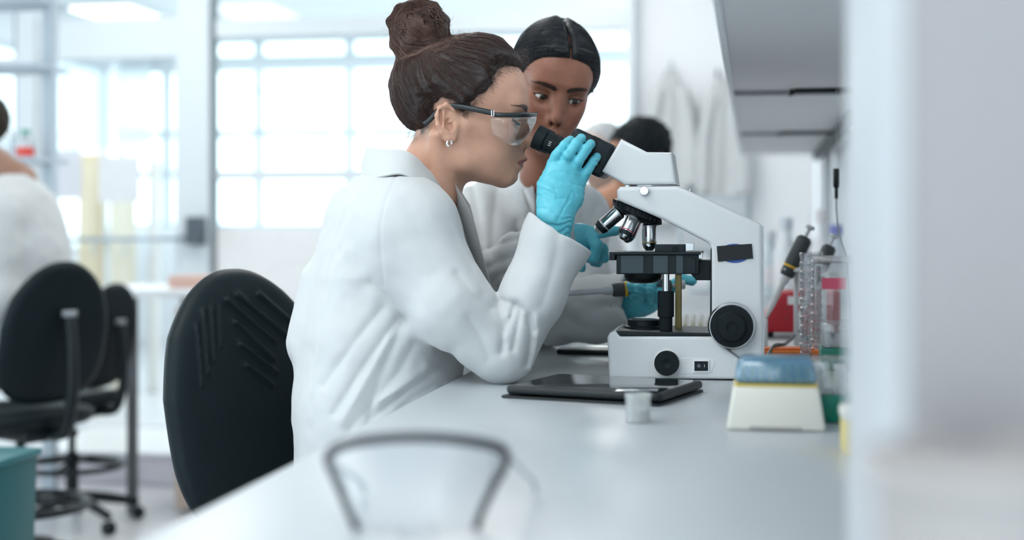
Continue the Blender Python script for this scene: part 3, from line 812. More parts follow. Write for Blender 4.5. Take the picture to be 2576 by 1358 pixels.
# ------------------------------------------------------------------ woman leaning in behind, pointing
def person_second():
    rs = np.random.RandomState(11)
    root = empty('person', P(1190, 1300, 2.95), 'dark-haired person with centre parting leaning in and pointing with a blue-gloved hand', 'person')
    root.location.z = 0
    ya = math.radians(8); pt = math.radians(19); ro = math.radians(11)
    fw = Vector((math.sin(ya) * math.cos(pt), -math.cos(ya) * math.cos(pt), -math.sin(pt)))
    R = axes(fw, (math.sin(ro), -.3, math.cos(ro)))
    SY = f4(1 / .94)
    O = A3(V(1404, 250, 2.55)) - A3([.1056, 0, .0195]) @ R.T
    pr = {'lid': (.0040, .0044), 'brow_z': .0402, 'brow_th': 1.3}
    hd = make_head(pr)
    def loc(p):
        q = toh(p, O, R); q[:, 1] /= np.interp(q[:, 2], [-.09, -.03, .02, .10], [.80, .86, .92, .93]).astype(f4); return q
    nb = tuple(float(a) for a in frv([(-.005, 0, -.055)], O, R)[0])
    def body(p):
        f = hd(loc(p))
        nk = chain(p, [(nb, .047), (V(1376, 430, 2.70), .045), (V(1352, 500, 2.80), .045), (V(1335, 600, 2.87), .06)], .03)
        f = smin(f, nk, .022)
        return f
    net('body', body, (-.10, 2.50, -.06), (.20, 2.95, .40), .0019, m_skin('skin_deep', (.3, .15, .1)), root,
        color=lambda p: skin_tint(loc(p), (.30, .128, .082), (.26, .070, .062), (.010, .008, .008), pr))
    Rs = R.copy(); Rs[:, 1] = Rs[:, 1] * .92
    eyeballs(root, O, Rs, (1, .22, -.12), (.02, .012, .01)); lashes(root, O, Rs, .0040, .05)
    # hair combed sleek from a centre parting
    def skull(q): return smin(ell(q, (.016, 0, .055), (.098, .076, .084)), ell(q, (.060, 0, .062), (.060, .060, .055)), .03)
    line = [(.150, .098), (.112, .0975), (.098, .088), (.082, .070), (.066, .050), (.052, .030), (.040, .018), (.026, .010), (.014, .016), (.006, .034), (-.010, .040), (-.030, .020), (-.034, -.030), (-.045, -.070), (-.16, -.08), (-.16, .22), (.15, .22)]
    def hair0(p):
        q = loc(p); x, y, z = q.T
        sk = skull(q); hl = poly2(x, z, line)
        # hairline arches away from the midline
        f = sk - .011
        f = np.maximum(f, sk - (.0015 - .8 * hl))
        f = smax(f, hl, .002)
        part = np.exp(-((y - .004 + .003 * np.sin(z * 50)) / .0022) ** 2) * (x > .0) * (z > .06)
        f = f + .002 * part
        f = np.where((x > -.02) & (z > .05), np.maximum(np.maximum(f, .0014 - np.abs(y - .004 + .003 * np.sin(z * 50))), sk - .0020 - 1.1 * np.abs(y - .004 + .003 * np.sin(z * 50))), f)
        f = smin(f, ell(q, (-.095, 0, .005), (.040, .045, .040)), .02)      # low knot at the back
        return f
    def hair(p):
        q = loc(p)
        a = np.arctan2(q[:, 2] - .03, np.abs(q[:, 1]))
        return hair0(p) + .0005 * np.sin(q[:, 0] * 1400 + 6 * vnoise(p, 40.)) + .001 * vnoise(p, 50.)
    HM = hairmat('black_sleek_hair', (.010, .012, .015), .30); HM2 = hairmat('black_hair_strand', (.016, .020, .026), .25)
    c = np.array(O)
    ho = net('hair', hair, c - (.17, .16, .13), c + (.17, .22, .21), .0020, HM, root)
    sd = mesh_pts(ho, 5200, rs)
    def fld(p, i):
        q = loc(p); s = np.sign(q[:, 1] - .004)
        d = np.stack([-.55 + 0 * s, s * 1.0, -.25 - .3 * (q[:, 2] < .06)], 1).astype(f4)
        return d @ R.T
    strands('hair_strand', hair0, sd, fld, HM2, ho, 9, .0075, (.0002, .0011), .00008, .00028, rs)
    # coat
    fl = [([(1190, 470), (1205, 560), (1215, 640)], .006, 12), ([(1250, 470), (1240, 560), (1235, 640)], .006, 14), ([(1300, 560), (1310, 640), (1290, 720)], .006, 14), ([(1460, 470), (1450, 560), (1440, 640)], .005, 12),
          ([(1500, 520), (1480, 600), (1470, 680)], .005, 14), ([(1290, 500), (1320, 560), (1345, 600)], .004, 8), ([(1195, 640), (1240, 620), (1300, 600)], .006, 10), ([(1200, 690), (1250, 660), (1310, 640)], .006, 12),
          ([(1450, 760), (1500, 770), (1570, 770)], .003, 14), ([(1420, 800), (1480, 830), (1540, 820)], .003, 14), ([(1220, 720), (1260, 690), (1300, 690)], .005, 10)]
    def coat(p):
        u, v, w = p.T
        q = p.copy(); q[:, 1] = (v - 2.88) * .85 + 2.88
        f = chain(q, [(V(1366, 462, 2.755), .056), (V(1345, 520, 2.82), .062), (V(1330, 610, 2.87), .130), (V(1270, 745, 2.90), .125), (V(1165, 920, 2.95), .112), (V(1130, 1200, 2.95), .13)], .04)
        f = smin(f, cap(p, V(1225, 545, 2.84), V(1432, 552, 2.86), .070, .072), .05)
        ra = chain(p, [(V(1215, 550, 2.80), .072), (V(1205, 700, 2.63), .062), (V(1225, 715, 2.60), .060)], .03)
        ra = smin(ra, chain(p, [(V(1215, 705, 2.61), .058), (V(1320, 655, 2.53), .052), (V(1425, 605, 2.49), .042)], .02), .02)
        f = smin(f, ra, .018)
        la = chain(p, [(V(1450, 556, 2.86), .068), (V(1440, 700, 2.80), .066), (V(1408, 785, 2.68), .060)], .03)
        cu = chain(p, [(V(1405, 785, 2.68), .060), (V(1500, 778, 2.63), .058), (V(1588, 757, 2.59), .047), (V(1640, 744, 2.57), .045)], .03)
        c0 = V(1582, 757, 2.59); pl = (u - c0[0]) * .97 + (w - c0[2]) * .10 - (v - 2.59) * .25
        cu = smax(cu, pl, .003)
        inn = cap(p, V(1550, 764, 2.605), V(1680, 735, 2.55), .041, .043)
        cu = smax(cu, -smax(inn, -(pl + .045), .008), .003)
        f = smin(f, smin(la, cu, .02), .02)
        wn = sstep(-v, -2.86, -2.80)
        for pts, am, sg in fl: f = f + fold(u, v, w, pts, am, sg, 2.7) * wn
        f = f + .004 * vnoise(p, 18.) + .0015 * vnoise(p, 45.)
        f = smax(f, -cap(p, V(1376, 432, 2.70), V(1395, 380, 2.64), .050, .080), .006)
        return f
    co = net('lab_coat', coat, (-.25, 2.42, -.62), (.27, 3.08, .12), .0050, COATM, root)
    # collar leaves
    for pts in ([(1296, 452, 2.72), (1318, 438, 2.685), (1340, 470, 2.665), (1346, 545, 2.665), (1322, 512, 2.675)], [(1430, 452, 2.70), (1405, 440, 2.665), (1375, 470, 2.650), (1352, 545, 2.650), (1384, 522, 2.655)]):
        bm = B(); vs = [bm.verts.new(V(*a)) for a in pts]; bm.faces.new(vs)
        bmesh.ops.subdivide_edges(bm, edges=bm.edges[:], cuts=2, use_grid_fill=True); thicken(bm, .004)
        obj('collar', bm, COATM, co, True, matrix=VIEW)
    # pointing glove
    fin = [[(1486, 588, 2.462, .0100), (1516, 586, 2.452, .0086), (1546, 581, 2.446, .0078), (1571, 577, 2.440, .0066)],
           [(1487, 594, 2.455, .0110), (1502, 618, 2.440, .0104), (1494, 648, 2.446, .0092), (1476, 648, 2.462, .0088)],
           [(1488, 606, 2.472, .0105), (1516, 626, 2.462, .0096), (1520, 648, 2.466, .0086), (1502, 654, 2.480, .0078)],
           [(1480, 618, 2.485, .0100), (1505, 640, 2.485, .0086), (1505, 660, 2.490, .0078), (1492, 660, 2.500, .0070)],
           [(1450, 618, 2.462, .0120), (1458, 646, 2.452, .0096), (1463, 674, 2.450, .0076)]]
    palm = [[(1380, 612, 2.50, .030), (1428, 598, 2.49, .0255), (1462, 592, 2.47, .0190), (1484, 590, 2.463, .0130)], [(1428, 604, 2.495, .024), (1462, 608, 2.478, .0190), (1484, 608, 2.472, .0125)], [(1432, 612, 2.49, .020), (1470, 620, 2.482, .0150)]]
    net('glove', hand(fin, .003, .012, palm), (.02, 2.39, -.10), (.22, 2.56, .03), .0018, GLOVEM, root)
    # glove holding the pipette
    fin = [[(1622, 708, 2.565, .0115), (1603, 704, 2.535, .0100), (1588, 722, 2.518, .0092), (1592, 744, 2.530, .0080)],
           [(1636, 712, 2.558, .0115), (1622, 706, 2.528, .0102), (1607, 726, 2.510, .0094), (1612, 750, 2.526, .0082)],
           [(1652, 716, 2.555, .0112), (1645, 708, 2.528, .0100), (1633, 730, 2.512, .0092), (1636, 754, 2.528, .0080)],
           [(1668, 722, 2.555, .0105), (1664, 716, 2.532, .0092), (1655, 736, 2.520, .0084), (1656, 756, 2.534, .0074)],
           [(1650, 745, 2.580, .0130), (1690, 720, 2.575, .0112), (1718, 702, 2.560, .0098), (1742, 706, 2.552, .0084)]]
    palm = [[(1560, 765, 2.60, .030), (1610, 755, 2.585, .028), (1640, 738, 2.575, .024)], [(1612, 752, 2.580, .024), (1622, 712, 2.570, .015)], [(1625, 752, 2.578, .022), (1648, 716, 2.562, .0145)], [(1632, 750, 2.572, .022), (1668, 724, 2.560, .012)]]
    net('glove', hand(fin, .003, .012, palm), (.16, 2.46, -.20), (.35, 2.66, -.06), .0018, GLOVEM, root)
    def legs(p):
        f = None
        for dv in (-.09, .09):
            g = chain(p, [(V(1130, 1250, 2.95 + dv), .09), (V(1120, 1600, 2.97 + dv), .06), (V(1115, 1925, 2.97 + dv), .045)], .03)
            f = g if f is None else smin(f, g, .02)
        return f
    net('trousers', legs, (-.30, 2.70, -1.14), (.06, 3.24, -.46), .009, TROUSERM, root)
    for dv in (-.09, .09):
        bm = B(); a = Vector(V(1115, 1925, 2.97 + dv))
        tube(bm, [a + Vector((x, 0, z)) for x, z in ((-.06, -.015), (-.05, -.02), (0, -.01), (.08, -.02), (.15, -.025), (.17, -.028))], [.02, .034, .036, .032, .028, .012], 14, flat=.8)
        obj('shoe', bm, SHOEM, root, True, matrix=VIEW)

# ------------------------------------------------------------------ people out of focus behind
def person_far(label, hx, hy, d, fwd, up, skin, hairc, hairfn, torso, hgrid=.004, sleeve=None, body=True):
    root = empty('person', P(torso[0], 1000, torso[2] + .05), label, 'person'); root.location.z = 0
    O = A3(V(hx, hy, d)); R = axes(fwd, up); hd = make_head({}); pr = {}
    tx, ty, td = torso
    nb = tuple(float(a) for a in frv([(-.01, 0, -.06)], O, R)[0])
    def bd(p): return smin(hd(toh(p, O, R)), chain(p, [(nb, .05), (V(tx, ty, td), .055), (V(tx, ty + 120, td), .09)], .03), .02)
    lo, hi = bounds([O, V(tx, ty + 60, td)], .17)
    net('body', bd, lo, hi, hgrid, m_skin('skin_%d' % int(hx), skin), root, color=lambda p: skin_tint(toh(p, O, R), skin, tuple(a * .6 for a in skin), tuple(a * .6 for a in hairc), pr))
    ho = net('hair', lambda p: hairfn(toh(p, O, R), p), np.array(O) - .19, np.array(O) + .19, hgrid, hairmat('hair_%d' % int(hx), hairc, .6), root)
    T = V(tx, ty, td)
    def ct(p):
        q = p - A3(T); u, v, w = q.T
        f = ell(q, (0, 0, -.32), (.17, .23, .36))
        f = smin(f, cap(q, (0, -.15, -.10), (0, .15, -.10), .075, .075), .06)
        for s in (-1, 1): f = smin(f, chain(q, sleeve[s] if sleeve else [((0, s * .2, -.12), .07), ((.02, s * .24, -.38), .06), ((-.18, s * .18, -.40), .045)], .03), .03)
        f = smax(f, -sph(q, (0, 0, .03), .062), .01)
        f = smax(f, -(w + .62), .01)
        return f + .006 * vnoise(p, 14.) + .003 * vnoise(p, 30.)
    net('lab_coat', ct, A3(T) - (.38, .38, .64), A3(T) + (.38, .38, .08), .009, COATM, root)
    def lg(p):
        q = p - A3(T); f = None
        for s in (-1, 1):
            g = chain(q, [((0, s * .09, -.60), .085), ((-.36, s * .10, -.60), .065), ((-.36, s * .10, -.95), .048)], .03); f = g if f is None else smin(f, g, .02)
        return f
    net('trousers', lg, A3(T) - (.46, .24, 1.02), A3(T) + (.12, .24, -.48), .012, TROUSERM, root)
    return root
def people_far():
    def afro(q, p): return smax(ell(q, (-.010, 0, .055), (.110, .096, .100)) + .006 * vnoise(p, 60.) + .003 * vnoise(p, 160.), -ell(q, (.10, 0, -.02), (.085, .10, .105)), .01)
    person_far('person with short black curly hair bent over the bench beyond the microscope', 1628, 412, 4.6, (-.72, -.30, -.62), (-.50, -.25, .80), (.40, .19, .11), (.008, .011, .013), afro, (1430, 560, 4.72))
    def short(q, p): return smax(ell(q, (.0, 0, .06), (.104, .088, .094)) + .003 * vnoise(p, 60.), -ell(q, (.105, 0, -.02), (.085, .10, .115)), .01)
    person_far('grey-haired person farthest back, only the crown showing beside the black curly hair', 1522, 400, 5.6, (-.6, -.7, -.3), (0, -.1, 1), (.45, .30, .24), (.42, .43, .44), short, (1480, 540, 5.7))
    person_far('person in white lab coat seated at the left edge, turned away', -50, 345, 4.70, (-1, .2, -.1), (0, 0, 1), (.30, .16, .11), (.03, .025, .02), short, (45, 456, 4.72),
               sleeve={-1: [((0, -.2, -.12), .075), ((.02, -.25, -.38), .065), ((-.20, -.18, -.38), .05)], 1: [((0, .2, -.12), .07), ((.02, .24, -.38), .06), ((-.18, .18, -.40), .045)]})
# ------------------------------------------------------------------ the room
BENCH_W = BENCH - CAMZ
YP, YE = 7.5, 13.5           # glass partition, outside wall
WALLM = mat('white_paint', (.80, .82, .84), .7, var=.02, vscale=3, bump=.03, bscale=120)
FRAMEM = mat('partition_frame', (.66, .71, .74), .45, var=.03)
STEELM = mat('window_steel', (.60, .65, .68), .5, var=.04)
DARKM = mat('dark_gap', (.20, .25, .27), .6)
GLASS = glassmat('window_glass', (.96, .98, .98), .03)
def struct(name, bm, m, parent=None, **k):
    o = obj(name, bm, m, parent, **k)
    if parent is None: o['kind'] = 'structure'
    return o
def setting():
    bm = B(); box(bm, (-3.3, 6.0, -.05), (9.4, 17, .1)); struct('floor', bm, mat('vinyl_floor', (.58, .58, .60), .35, var=.06, vscale=2.5))
    bm = B(); box(bm, (.41, 4.2, 1.5), (.14, 8.0, 3.0)); struct('wall_right', bm, WALLM)
    bm = B(); box(bm, (-.15, YP + .12, 1.5), (.94, .12, 3.0)); struct('wall_back', bm, WALLM)
    bm = B(); box(bm, (-2.0, -1.6, 1.5), (5.0, .12, 3.0)); struct('wall_front', bm, WALLM)
    # outside wall with steel windows
    def rect(bm, x0, x1, z0, z1, y, t): box(bm, ((x0 + x1) / 2, y, (z0 + z1) / 2), (x1 - x0, t, z1 - z0))
    X = lambda px, Y: PY(px, HY, Y).x
    Z = lambda px, py, Y: PY(px, py, Y).z
    z0, z1, z2, z3, z4 = (Z(760, y, YE) for y in (572, 437, 335, 158, 96))
    xl, xr = -6.4, .4
    bm = B()
    rect(bm, xl, xr, 0, z0, YE, .2); rect(bm, xl, xr, z4, 3.2, YE, .2)
    struct('wall_far', bm, WALLM)
    cols = [-6.3] + [X(p, YE) for p in (420, 651, 880, 1110, 1340, 1592)] + [.36]
    for i in range(len(cols) - 1):
        a, b = cols[i], cols[i + 1]
        fr = empty('window_%d' % (i + 1), ((a + b) / 2, YE, z0)); fr['kind'] = 'structure'
        bm = B(); w = .048
        for x in (a + w / 2, b - w / 2): box(bm, (x, YE, (z0 + z4) / 2), (w, .06, z4 - z0))
        for z in (z0, z1, z2, z3, z4): box(bm, ((a + b) / 2, YE, z), (b - a, .07, .085 if z != z3 else .16))
        obj('window_frame', bm, STEELM, fr)
        for lo, hi in ((z0, z1), (z1, z2), (z2, z3), (z3, z4)):
            bm = B(); box(bm, ((a + b) / 2, YE, (lo + hi) / 2), (b - a - w * 2, .012, hi - lo - .05)); obj('pane', bm, GLASS, fr)
    # left wall: low sill, lintel and a band of windows
    XL = -6.4; bm = B(); box(bm, (XL, 5.95, .45), (.14, 15.0, .90)); box(bm, (XL, 5.95, 2.88), (.14, 15.0, .30)); struct('wall_left', bm, WALLM)
    ys = np.linspace(-1.5, 13.4, 10)
    for i in range(9):
        a, b = float(ys[i]), float(ys[i + 1]); fr = empty('window_%d' % (i + 12), (XL, (a + b) / 2, .9)); fr['kind'] = 'structure'
        bm = B()
        for y in (a + .02, b - .02): box(bm, (XL, y, 1.815), (.06, .04, 1.83))
        for z in (.92, 1.8, 2.71): box(bm, (XL, (a + b) / 2, z), (.06, b - a, .05))
        obj('window_frame', bm, STEELM, fr)
        for lo, hi in ((.945, 1.775), (1.825, 2.685)): bm = B(); box(bm, (XL, (a + b) / 2, (lo + hi) / 2), (.012, b - a - .08, hi - lo)); obj('pane', bm, GLASS, fr)
    # ceilings
    bm = B(); box(bm, (-3.8, 6.6, 3.05), (8.4, 14.2, .1)); struct('ceiling', bm, mat('ceiling_white', (.78, .80, .81), .9, var=.02))
    # glass partition with door
    def bar(bm, x0, y0, x1, y1, Y=YP, t=.08):
        a, b = PY(x0, y0, Y), PY(x1, y1, Y); xa, xb = sorted((a.x, b.x)); za, zb = sorted((a.z, b.z))
        box(bm, ((xa + xb) / 2, Y, (za + zb) / 2), (xb - xa, t, zb - za), .004, 1)
    pt = empty('wall_partition', (X(800, YP), YP, 0)); pt['kind'] = 'structure'
    def piece(name, rects, m, Y=YP, t=.08, parent=pt):
        bm = B()
        for r in rects: bar(bm, *r, Y=Y, t=t)
        return obj(name, bm, m, parent)
    floor_y = HY + F * CAMZ / YP * 1.02
    zf = 0.0
    for x0, x1 in ((456, 534), (1578, 1596), (52, 98), (-160, -140)):
        xa, xb = X(x0, YP), X(x1, YP); bm = B(); box(bm, ((xa + xb) / 2, YP, 1.5), (xb - xa, .10, 3.0)); obj('post', bm, FRAMEM, pt)
    xa = X(540, YP); bm = B(); box(bm, (xa, YP + .01, 1.5), (.018, .06, 3.0)); obj('seal_strip', bm, DARKM, pt)
    xa = X(46, YP); bm = B(); box(bm, (xa, YP + .01, 1.5), (.030, .06, 3.0)); obj('seal_strip', bm, mat('seal_grey', (.22, .27, .31), .6), pt)
    piece('rail', [(548, 52, 1578, 74)], FRAMEM); piece('rail', [(548, 428, 1578, 448)], FRAMEM, t=.05); piece('rail', [(548, 782, 1578, 812)], mat('rail_grey', (.42, .47, .52), .5)); piece('rail', [(-140, 150, 52, 168)], FRAMEM)
    piece('rail', [(98, 52, 456, 146)], FRAMEM, t=.06)
    piece('infill_panel', [(548, 575, 1578, 782)], mat('panel_white', (.78, .78, .78), .6), t=.04)
    piece('infill_panel', [(548, 812, 1578, 1100)], mat('panel_grey', (.66, .64, .66), .6), t=.04)
    for r in ((548, 74, 1578, 428), (548, 448, 1578, 575), (548, -300, 1578, 52), (-140, 168, 52, 1100), (-140, -300, 52, 150), (98, -300, 456, 52)): piece('pane', [r], GLASS, t=.010)
    dr = empty('door_1', (X(280, YP), YP, 0)); dr['kind'] = 'structure'
    piece('door_stile', [(98, 146, 112, 1105)], FRAMEM, parent=dr, t=.05); piece('door_stile', [(444, 146, 456, 1105)], FRAMEM, parent=dr, t=.05); piece('door_rail', [(98, 1060, 456, 1105)], FRAMEM, parent=dr, t=.05)
    piece('pane', [(112, 146, 444, 1060)], GLASS, parent=dr, t=.010)
    bm = B(); a, b = PY(170, 603, YP - .10), PY(480, 600, YP - .10); tube(bm, [a, b], .013, 10); obj('push_bar', bm, mat('bar_grey', (.34, .40, .46), .35, .6), dr, True)
    bm = B(); bar(bm, 474, 545, 512, 616, Y=YP - .09, t=.10); obj('lock_box', bm, mat('lock_dark', (.08, .10, .12), .5), dr)
    # notices on the door glass
    for i, (x0, y0, x1, y1, c) in enumerate(((120, 378, 205, 500, (.66, .67, .72)), (248, 392, 352, 508, (.72, .73, .75)))):
        bm = B(); bar(bm, x0, y0, x1, y1, Y=YP - .02, t=.003)
        tag(obj('paper_notice', bm, mat('paper_%d' % i, c, .8)), ('pale paper notice on the door glass beside the left door edge', 'grey-white paper notice in the middle of the door glass')[i], 'notice')
    # tall beige panels standing beyond the door
    for i, (x0, x1, y0) in enumerate(((196, 252, 385), (275, 332, 480), (372, 392, 400))):
        a, b = PY(x0, y0, 9.2), PY(x1, y0, 9.2); c = ((.74, .63, .44), (.76, .70, .56), (.60, .58, .55))[i]
        r = empty('storage_locker', ((a.x + b.x) / 2, 9.2, 0), ('narrow tan wooden locker seen through the door glass beside the left notice', 'cream locker seen through the door glass under the middle notice', 'thin grey locker edge seen through the door glass to the right of the cream locker')[i], 'locker')
        bm = B(); box(bm, ((a.x + b.x) / 2, 9.24, a.z / 2), (b.x - a.x, .08, a.z), .01); obj('carcass', bm, mat('locker_%d' % i, c, .6), r)
        bm = B(); box(bm, ((a.x + b.x) / 2, 9.19, a.z / 2), (b.x - a.x - .02, .02, a.z - .06), .004); d = obj('door', bm, mat('locker_%d' % i, c, .6), r)
        bm = B(); box(bm, (b.x - .03, 9.17, 1.0), (.012, .03, .12), .003); obj('handle', bm, STEELM, d)
    # roller blind glowing in front of the far windows
    a, b = PY(150, 150, YE - .075), PY(380, 375, YE - .075)
    r = empty('roller_blind', ((a.x + b.x) / 2, YE - .075, b.z), 'bright white roller blind seen through the top of the door glass', 'blind')
    bm = B(); box(bm, ((a.x + b.x) / 2, YE - .075, (a.z + b.z) / 2), (b.x - a.x, .004, a.z - b.z))
    m = bpy.data.materials.new('blind_cloth'); m.use_nodes = True; nt = m.node_tree; p_ = nt.nodes['Principled BSDF']; p_.inputs['Base Color'].default_value = (.9, .92, .93, 1); p_.inputs['Roughness'].default_value = .9
    tl = nt.nodes.new('ShaderNodeBsdfTranslucent'); tl.inputs['Color'].default_value = (.95, .97, 1, 1); mx = nt.nodes.new('ShaderNodeMixShader'); mx.inputs[0].default_value = .6
    nt.links.new(p_.outputs[0], mx.inputs[1]); nt.links.new(tl.outputs[0], mx.inputs[2]); nt.links.new(mx.outputs[0], nt.nodes['Material Output'].inputs['Surface'])
    obj('blind_sheet', bm, m, r); bm = B(); tube(bm, [(a.x, YE - .075, a.z + .02), (b.x, YE - .075, a.z + .02)], .03, 10); obj('roller', bm, WALLM, r, True)
    # ceiling lights; panels labelled added are unseen extras that brighten dim parts
    for i, (x, y, lab) in enumerate(((-.45, .0, 'added fill light panel over the near end of the bench'), (-2.4, -.4, 'added fill light panel behind the camera'), (-.95, 6.3, 'added light panel just before the back wall, brightening it'), (-3.2, 6.2, 'added light panel just before the glass door, brightening the frames'), (-1.3, 1.6, 'ceiling light panel over the chair and microscope'), (-1.3, 4.6, 'ceiling light panel over the middle of the laboratory'), (-4.2, 3.2, 'ceiling light panel over the left bench'),
                                     (-1.2, 8.5, 'added brightening light panel in the far room above the back wall'), (-3.0, 8.5, 'added brightening light panel in the far room behind the partition'), (-5.0, 8.5, 'added brightening light panel in the far room above the lockers'), (PZ(320, 42, 2.97).x, PZ(320, 42, 2.97).y, 'warm ceiling light panel seen through the glass above the door'))):
        r = empty('ceiling_light', (x, y, 2.99), lab, 'ceiling light', 'ceiling light panels')
        bm = B(); box(bm, (x, y, 2.985), (.62, 1.22, .03), .004); obj('housing', bm, FRAMEM, r)
        bm = B(); box(bm, (x, y, 2.967), (.56, 1.16, .008)); obj('diffuser', bm, mat('lamp_diffuser' + ('_warm' if i == 10 else '_fill' if i < 2 else ''), (1, .93, .82) if i == 10 else (1, .98, .95), .6, emit=9.0 if 1 < i < 10 else (5.0 if i < 2 else 2.0)), r)
# ------------------------------------------------------------------ microscope (stands square to the bench)
def microscope():
    YN = 2.257; YC = 2.335
    WH = mat('scope_enamel', (.68, .70, .71), .38, spec=.4, var=.015, vscale=6, bump=.05, bscale=1500)
    BK = mat('scope_black', (.007, .014, .018), .40, spec=.30, var=.08, bump=.03, bscale=900)
    BR = mat('scope_rubber', (.006, .011, .014), .55, spec=.22, var=.1, bump=.08, bscale=900)
    CH = mat('chrome', (.78, .80, .82), .12, 1.0, var=.03)
    SA = mat('satin_steel', (.62, .64, .66), .28, 1.0, var=.05)
    def q(px, py, Y=YN): v = PY(px, py, Y); return (v.x, v.z)
    def pt(px, py, Y): return PY(px, py, Y)
    zb = BENCH
    r = empty('microscope', (PY(1720, 950, YC).x, YC, zb), 'white binocular laboratory microscope with black stage and chrome objectives', 'microscope')
    def pz(name, pts, y0, y1, m, bev=.003, parent=r, Y=YN, seg=3, angle=35):
        bm = B(); prism(bm, [q(a, b, Y) for a, b in pts], 'y', y0, y1, bev, seg); bmesh.ops.triangulate(bm, faces=[f for f in bm.faces if len(f.verts) > 4], ngon_method='EAR_CLIP')
        o = obj(name, bm, m, parent, angle=angle); w = o.modifiers.new('flat_faces', 'WEIGHTED_NORMAL'); w.keep_sharp = True; return o
    def cyl(name, c, ax, prof, m, parent=r, n=40, angle=35): bm = B(); lathe(bm, prof, c, ax, n); return obj(name, bm, m, parent, angle=angle)
    # base and its rubber feet
    ba = pz('base', [(1532, 948), (1527, 850), (1533, 838), (1548, 831), (1560, 846), (1788, 846), (1862, 905), (1920, 905), (1920, 955), (1540, 952)], YN, YN + .156, WH, .005)
    bm = B(); xs = [q(1550, 950)[0], q(1900, 950)[0]]
    for x in xs:
        for y in (YN + .02, YN + .135):
            bm = B(); lathe(bm, [(.009, 0), (.010, .002), (.010, .0065)], (x, y, zb), (0, 0, 1), 16); obj('foot', bm, BR, r)
    a = q(1545, 954); b = q(1835, 956); bm = B(); box(bm, ((a[0] + b[0]) / 2, YC, zb + .004), (b[0] - a[0], .13, .0075)); obj('base_plate', bm, BK, r)
    # black tray on the base with ribs
    pz('tray', [(1545, 834), (1553, 843), (1562, 846), (1789, 847), (1789, 838), (1700, 836), (1560, 832)], YN + .003, YN + .150, BK, .0015)
    for i in range(7):
        x0 = q(1700 + i * 12, 833)[0]; z0 = q(1700, 836, YC)[1]
        bm = B(); box(bm, (x0, YC - .005, z0 + .0022), (.0035, .085, .004), .001, 1, Matrix.Rotation(.35, 3, 'Z')); obj('rib', bm, SA if i % 2 else BR, r)
    c = pt(1620, 834, YC); z = c.z
    cyl('light_collar', (c.x, YC, z - .002), (0, 0, 1), [(.034, 0), (.034, .011), (.031, .0125), (.027, .013), (.027, .021), (.0255, .0225), (.022, .0225), (.021, .020), (.0001, .020)], BK)
    cyl('field_lens', (c.x, YC, z + .0182), (0, 0, 1), [(.0208, 0), (.0208, .0012), (.015, .002), (.0001, .0024)], mat('copper_glow_lens', (.30, .12, .06), .1, .6))
    # tower and arm in one casting
    arm = pz('arm', [(1551, 503), (1550, 478), (1558, 469), (1702, 468), (1738, 482), (1912, 562), (1919, 570), (1921, 905), (1862, 905), (1789, 850), (1788, 622), (1780, 611), (1666, 552)], YN + .008, YN + .128, WH, .006)
    tr = pz('tower_trim', [(1787, 628), (1790, 622), (1790, 846), (1785, 846)], YN + .010, YN + .126, BK, .0008)
    pz('edge_trim', [(1915, 566), (1922, 569), (1923, 900), (1916, 900)], YN + .012, YN + .124, mat('edge_alu', (.70, .72, .74), .3, .6), .001)
    # tape over the blue badge
    cb = pt(1848, 637, YN + .008)
    bm = B(); lathe(bm, [(.0001, 0), (.0150, 0), (.0150, .0006), (.0001, .0006)], (0, 0, 0), (0, -1, 0), 40); bmesh.ops.transform(bm, matrix=Matrix.Translation((cb.x, cb.y - .0003, cb.z)) @ Matrix.Diagonal((1.6, 1, 1.0, 1)), verts=bm.verts)
    obj('badge', bm, mat('badge_blue', (.02, .08, .35), .3), r)
    t = [q(*k, YN + .007) for k in ((1803, 619), (1891, 613), (1894, 650), (1806, 658))]
    bm = B(); prism(bm, t, 'y', YN + .0056, YN + .0068, .0002, 1); obj('tape', bm, mat('black_tape', (.014, .018, .020), .75, bump=.2, bscale=600), r)
    # head
    pz('head', [(1562, 349), (1627, 382), (1690, 383), (1702, 464), (1570, 464), (1513, 431)], YN + .022, YN + .134, WH, .006, Y=YN + .022)
    v = pt(1636, 467, YC); cyl('head_ring', (v.x, YC, v.z - .004), (0, 0, 1), [(.040, 0), (.042, .002), (.042, .008), (.040, .010)], SA)
    v = pt(1621, 480, YN + .008); cyl('clamp_screw', (v.x, v.y + .004, v.z), (0, -1, 0), [(.0072, 0), (.0072, .010), (.0064, .012), (.0001, .0125)], CH, n=28)
    v = pt(1733, 480, YC - .03); cyl('screw', (v.x, v.y, v.z - .003), (.4, 0, .9), [(.002, 0), (.002, .006), (.0001, .0065)], SA, n=10)
    # black binocular body and the two eyepieces
    ax = Vector((95, 0, -45 * 1.0)).normalized()     # along the tube, pointing to the head
    s0 = pt(1522, 404, YC - .0); L = .074
    def along(p, t): return p + ax * t
    up = Vector((-ax.z, 0, ax.x))
    bm = B(); M = Matrix((ax, Vector((0, 1, 0)), up)).transposed()
    box(bm, along(s0, -L / 2 + .012), (L, .108, .058), .007, 3, M); bb = obj('binocular_body', bm, BK, r, angle=40)
    bm = B(); box(bm, along(s0, -L * .30), (.0012, .1085, .0586), .007, 3, M); obj('seam', bm, BR, bb, angle=40)
